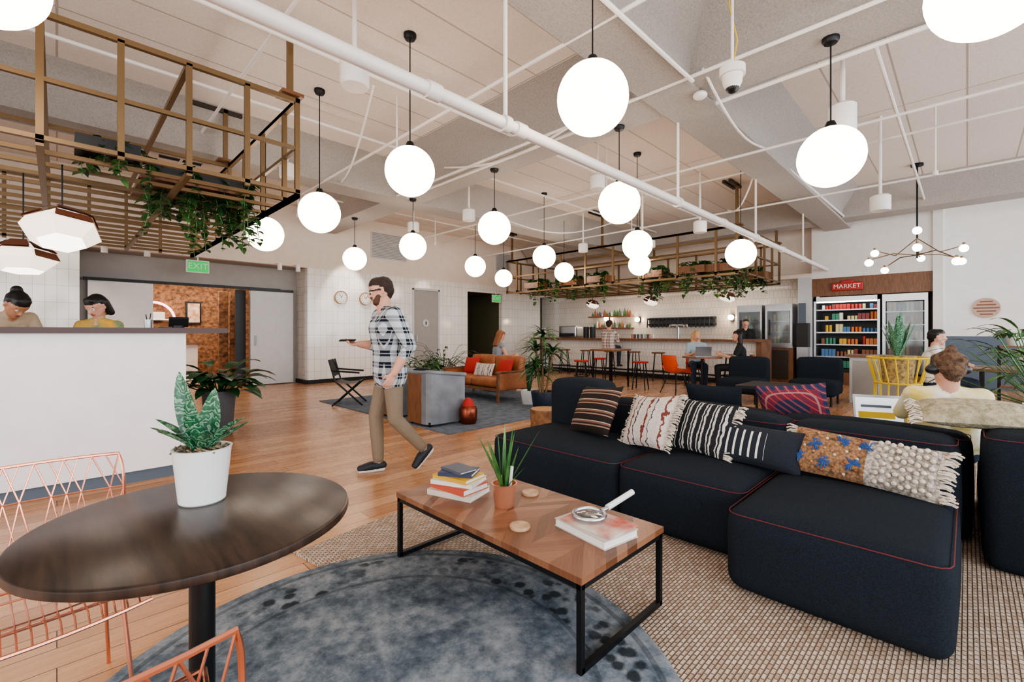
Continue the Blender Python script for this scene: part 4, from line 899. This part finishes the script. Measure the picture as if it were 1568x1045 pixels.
    for (a,c_,r0,r1,t) in PR:
        for p,r in((a,r0),(c_,r1)):
            o=len(vs); vs+=[tuple(p+v*r) for v in IV]; fs+=[tuple(o+i for i in f) for f in IF]
        ax=c_-a
        if ax.length>.004:
            ax.normalize(); u=ax.orthogonal().normalized(); w=ax.cross(u); o=len(vs); n=14
            for p,r in((a,r0),(c_,r1)):
                for i in range(n): t_=2*math.pi*i/n; vs.append(tuple(p+(u*math.cos(t_)+w*math.sin(t_))*r))
            fs+=[(o+i,o+(i+1)%n,o+n+(i+1)%n,o+n+i) for i in range(n)]+[tuple(o+i for i in range(n))[::-1],tuple(o+n+i for i in range(n))]
    me=bpy.data.meshes.new('tmp'); me.from_pydata(vs,[],fs)
    ob=bpy.data.objects.new('tmp',me); sc.collection.objects.link(ob)
    m=ob.modifiers.new('r','REMESH'); m.mode='VOXEL'; m.voxel_size=voxel; m.use_smooth_shade=True
    m=ob.modifiers.new('s','SMOOTH'); m.factor=.5; m.iterations=2
    dg=bpy.context.evaluated_depsgraph_get(); dg.update(); me2=bpy.data.meshes.new_from_object(ob.evaluated_get(dg)); bpy.data.objects.remove(ob)
    me2.name=name; nv=len(me2.vertices); co=np.empty(nv*3); me2.vertices.foreach_get('co',co); co=co.reshape(-1,3)
    if clampz: co[:,2]=np.maximum(co[:,2],0.0)
    me2.vertices.foreach_set('co',co.ravel())
    npoly=len(me2.polygons); ce=np.empty(npoly*3); me2.polygons.foreach_get('center',ce); ce=ce.reshape(-1,3)
    best=np.full(npoly,1e9); tag=np.zeros(npoly,int); tags=['skin','shirt','pants','shoe','sole','hair','beard','lip','eye','eyew','phone']
    bias={'eye':-.004,'eyew':-.003,'lip':-.003,'beard':-.003,'hair':-.001,'shirt':-.004,'sole':-.003}
    for (a,c_,r0,r1,t) in PR:
        a=np.array(a);ab=np.array(c_)-a; L=max(ab@ab,1e-9); hh=np.clip(((ce-a)@ab)/L,0,1); dist=np.linalg.norm(ce-a-hh[:,None]*ab,axis=1)-(r0+(r1-r0)*hh)+bias.get(t,0)
        k_=dist<best; best[k_]=dist[k_]; tag[k_]=tags.index(t)
    me2.materials.clear()
    dm=dict(skin=mat('skin_fair','#d6a189',.55,spec=.3),sole=mat('sole_white','#e8e6e2',.6),eye=mat('eye_dark','#1c1512',.3),eyew=mat('eye_white','#e9e2da',.3),lip=mat('lip','#b4665c',.5),phone=mat('headphone_black','#1c1d20',.4),shoe=mat('shoe_dark','#23262c',.6),hair=mat('hair_brown','#3a261b',.7,bump=.8,bs=90),pants=mat('jeans','#2f3a4c',.85))
    dm.update(mats); dm.setdefault('beard',dm['hair']); dm.setdefault('shirt',WHITE)
    for t in tags: me2.materials.append(dm.get(t,dm['skin']))
    me2.polygons.foreach_set('material_index',tag.astype(np.int32)); me2.polygons.foreach_set('use_smooth',[True]*npoly); me2.update()
    o=bpy.data.objects.new(name,me2); sc.collection.objects.link(o); o.location=loc; o.rotation_euler=(0,0,math.radians(yaw)); return o
def stand(**k):
    J=dict(pelvis=(0,0,.97),waist=(0,0,1.12),chest=(0,0,1.32),neck=(0,0,1.47),head=(.02,0,1.64),shL=(0,.175,1.42),shR=(0,-.175,1.42),elL=(-.03,.23,1.13),elR=(-.03,-.23,1.13),wrL=(.06,.24,.9),wrR=(.06,-.24,.9),
      hipL=(0,.09,.92),hipR=(0,-.09,.92),kneeL=(.02,.1,.5),kneeR=(.02,-.1,.5),ankL=(0,.1,.085),ankR=(0,-.1,.085)); J.update(k); return J
def sit(h=.45,fz=0,**k):
    J=dict(pelvis=(0,0,h+.12),waist=(-.02,0,h+.26),chest=(0,0,h+.44),neck=(.03,0,h+.58),head=(.06,0,h+.74),shL=(.02,.165,h+.53),shR=(.02,-.165,h+.53),elL=(.12,.22,h+.27),elR=(.12,-.22,h+.27),wrL=(.34,.14,h+.3),wrR=(.34,-.14,h+.3),
      hipL=(.02,.09,h+.09),hipR=(.02,-.09,h+.09),kneeL=(.44,.12,h+.07),kneeR=(.44,-.12,h+.07),ankL=(.42,.12,.085+fz),ankR=(.42,-.12,.085+fz)); J.update(k); return J
PL=m_plaid('blue_plaid_shirt','#c3cacf','#171e2a','#dfe3e4',10)
wx,wy=st(-1.1,4.1)
person('walking_man',(wx,wy,0),165,stand(pelvis=(0,0,.96),waist=(.01,0,1.1),chest=(.03,0,1.30),neck=(.05,0,1.46),head=(.085,0,1.625),shL=(.01,.2,1.41),shR=(.04,-.2,1.41),
    elL=(-.09,.28,1.14),wrL=(.04,.28,.91),elR=(.04,-.25,1.13),wrR=(.22,-.22,1.15),hipL=(0,.09,.91),hipR=(0,-.09,.91),kneeR=(.1,-.1,.5),ankR=(.08,-.09,.085),kneeL=(-.02,.1,.49),ankL=(-.28,.1,.2)),
    dict(shirt=PL,pants=mat('khaki_trousers','#857562',.85,bump=.3,bs=14,bd=.03),hair=mat('hair_dark_brown','#33221a',.7,bump=.8,bs=90),beard=mat('beard_brown','#5a3f30',.8)),sleeve='roll',beard=True,glasses=True,hpitch=10,hyaw=-8,voxel=.0065,hem=.09,bulk=1.16,
    handR=dict(dir=(1,.15,.05),n=(0,.3,1),curl=.6,thumb=1),handL=dict(curl=.45,n=(.3,-1,0),thumb=-1),feet=dict(R=(1,-.1,0),L=(.8,.1,-.75)))
b=MB('smartphone',(wx,wy,0)); R=Matrix.Rotation(math.radians(165),4,'Z'); b.M=R; b.rbox((.33,-.195,1.185),(.14,.072,.009),.004,BLACKP,rx=.2); b.done()
person('receptionist_woman',(.32,6.45,0),-122,stand(head=(.06,0,1.53),neck=(.03,0,1.38),chest=(0,0,1.24),waist=(-.02,0,1.05),pelvis=(0,0,.88),shL=(.01,.16,1.33),shR=(.01,-.16,1.33),elL=(.05,.22,1.08),elR=(.05,-.22,1.08),wrL=(.25,.12,1.02),wrR=(.25,-.12,1.02),hipL=(0,.09,.84),hipR=(0,-.09,.84),kneeL=(.02,.1,.46),kneeR=(.02,-.1,.46)),
    dict(shirt=mat('olive_yellow_top','#6b8a6a',.8,col2='#d9a23a',ns=9),hair=mat('hair_black','#15110f',.5)),hair='bob',sleeve='short',female=True,hpitch=30,hyaw=-15)
person('receptionist_man',(-.42,6.7,0),-60,stand(head=(.3,0,1.52),neck=(.2,0,1.42),chest=(.12,0,1.3),waist=(.02,0,1.1),shL=(.14,.18,1.4),shR=(.14,-.18,1.4),elL=(.22,.24,1.15),elR=(.22,-.24,1.15),wrL=(.42,.15,1.08),wrR=(.42,-.15,1.08)),
    dict(shirt=mat('beige_tee','#b9a58c',.85),skin=mat('skin_tan','#b98363',.55),hair=mat('hair_black','#15110f',.5)),hair='bun',sleeve='short',hpitch=45)
person('bar_guest_man',(11.0,7.15,0),8,sit(.76,.27),dict(shirt=m_plaid('red_grey_plaid','#cfc3b8','#6e4a44','#efe6dd',12),pants=mat('jeans','#2f3a4c',.85),hair=mat('hair_brown','#3a261b',.7)),sleeve='long',clampz=False,voxel=.011,bulk=1.1)
a=math.degrees(math.atan2(tbl[1]-c3[1],tbl[0]-c3[0]))
person('blonde_woman',(c3[0],c3[1],0),a,sit(.45,wrL=(.36,.1,.8),wrR=(.36,-.1,.8)),dict(shirt=mat('light_blue_top','#9fb4bd',.8),hair=mat('hair_blonde','#c9a06a',.6)),hair='long',sleeve='short',female=True,hyaw=10,hpitch=12,voxel=.011)
a=math.degrees(math.atan2(tbl[1]-c2[1],tbl[0]-c2[0]))
person('dark_haired_woman',(c2[0],c2[1],0),a,sit(.45,wrL=(.36,.1,.8),wrR=(.36,-.1,.8)),dict(shirt=mat('black_top','#17171a',.8),pants=mat('black_trousers','#1a1a1e',.8),hair=mat('hair_black','#15110f',.5)),hair='long',sleeve='short',female=True,voxel=.011)
q=st(-.3,9.9)
b=MB('lounge_stool',(q[0],q[1],0)); b.rbox((0,0,.24),(.5,.5,.42),.06,LEATHER,.01); b.done()
person('seated_woman',(q[0],q[1],0),-20,sit(.45),dict(shirt=mat('striped_top','#8a8f96',.8),hair=mat('hair_auburn','#8a5636',.6)),hair='long',sleeve='none',female=True,hpitch=20,voxel=.011)
o=person('bartender',(12.75,4.1,0),200,stand(),dict(shirt=mat('black_top','#17171a',.8),pants=mat('black_trousers','#1a1a1e',.8),hair=mat('hair_black','#15110f',.5)),voxel=.012); o.scale=(.92,.92,.92)
person('headphones_man',(4.32,.1,0),12,sit(.4,.0,head=(-.02,0,1.0),neck=(-.03,0,.86),chest=(-.02,0,.74),waist=(-.02,0,.62),shL=(-.01,.17,.82),shR=(-.01,-.17,.82)),dict(shirt=mat('white_yellow_shirt','#e6e2d4',.85,col2='#d8c25a',ns=5),hair=mat('hair_frizzy','#4a3528',.85,col2='#7a5e48',ns=40,bump=1,bs=120)),hair='frizzy',hyaw=20,hpitch=12,phones=True,voxel=.008)
person('desk_worker',(9.5,.38,0),-80,sit(.45),dict(shirt=WHITE,hair=mat('hair_black','#15110f',.5)),voxel=.012)
b=MB('desk_chair',(9.5,.38,0)); b.rbox((0,0,.43),(.42,.42,.05),.02,BLACKP); b.rbox((-.02,.22,.68),(.4,.04,.4),.02,BLACKP)
for sx in(-.18,.18):
    for sy in(-.18,.18): b.tube([(sx,sy,.42),(sx,sy,0)],.012,BLACK)
b.done()
# ------------------------------------------------------------ lights
def area(name,loc,rot,sx,sy,p,col):
    L=bpy.data.lights.new(name,'AREA'); L.shape='RECTANGLE'; L.size=sx; L.size_y=sy; L.energy=p; L.color=col
    o=bpy.data.objects.new(name,L); sc.collection.objects.link(o); o.location=loc; o.rotation_euler=rot
area('daylight_south',(5,-4.8,2.1),(math.pi/2,0,0),18,3,850,(.82,.91,1))
area('daylight_west',(-4.3,2,2.1),(math.pi/2,0,-math.pi/2),12,3,350,(1,.97,.95))
area('corridor_light',(2.4,13.6,2.8),(0,0,0),2.5,1.5,110,(1,.85,.7))
area('bar_light',(12.9,6.5,2.55),(0,0,0),.4,6,40,(1,.85,.7))
def spot(loc,e,rot,col=(1,.9,.8),sz=1.0):
    L=bpy.data.lights.new('wall_fill','SPOT'); L.energy=e; L.spot_size=sz; L.spot_blend=.5; L.color=col; L.shadow_soft_size=.05
    o=bpy.data.objects.new('wall_fill_spot',L); sc.collection.objects.link(o); o.location=loc; o.rotation_euler=rot
spot((5.3,10.6,3.6),110,(math.radians(29),0,0),sz=.9)  # added spot without a fixture, brightens the wall around the clocks
for x in(-.6,.1): spot((x,10.5,3.6),60,(math.radians(25),0,0))
w=bpy.data.worlds.new('sky'); sc.world=w; w.use_nodes=True; bg=w.node_tree.nodes['Background']; bg.inputs[0].default_value=(.88,.94,1,1); bg.inputs[1].default_value=1.0
# ------------------------------------------------------------ camera
cd=bpy.data.cameras.new('camera'); cd.lens=16; cd.sensor_width=36; cd.shift_y=-12/1568; cd.clip_start=.05
co_=bpy.data.objects.new('camera',cd); sc.collection.objects.link(co_); co_.location=(0,0,1.25); co_.rotation_euler=(math.pi/2,0,math.radians(-45)); sc.camera=co_
try:
    sc.view_settings.view_transform='AgX'; sc.view_settings.look='AgX - Medium High Contrast'; sc.view_settings.exposure=.0
except Exception as e: print(e)
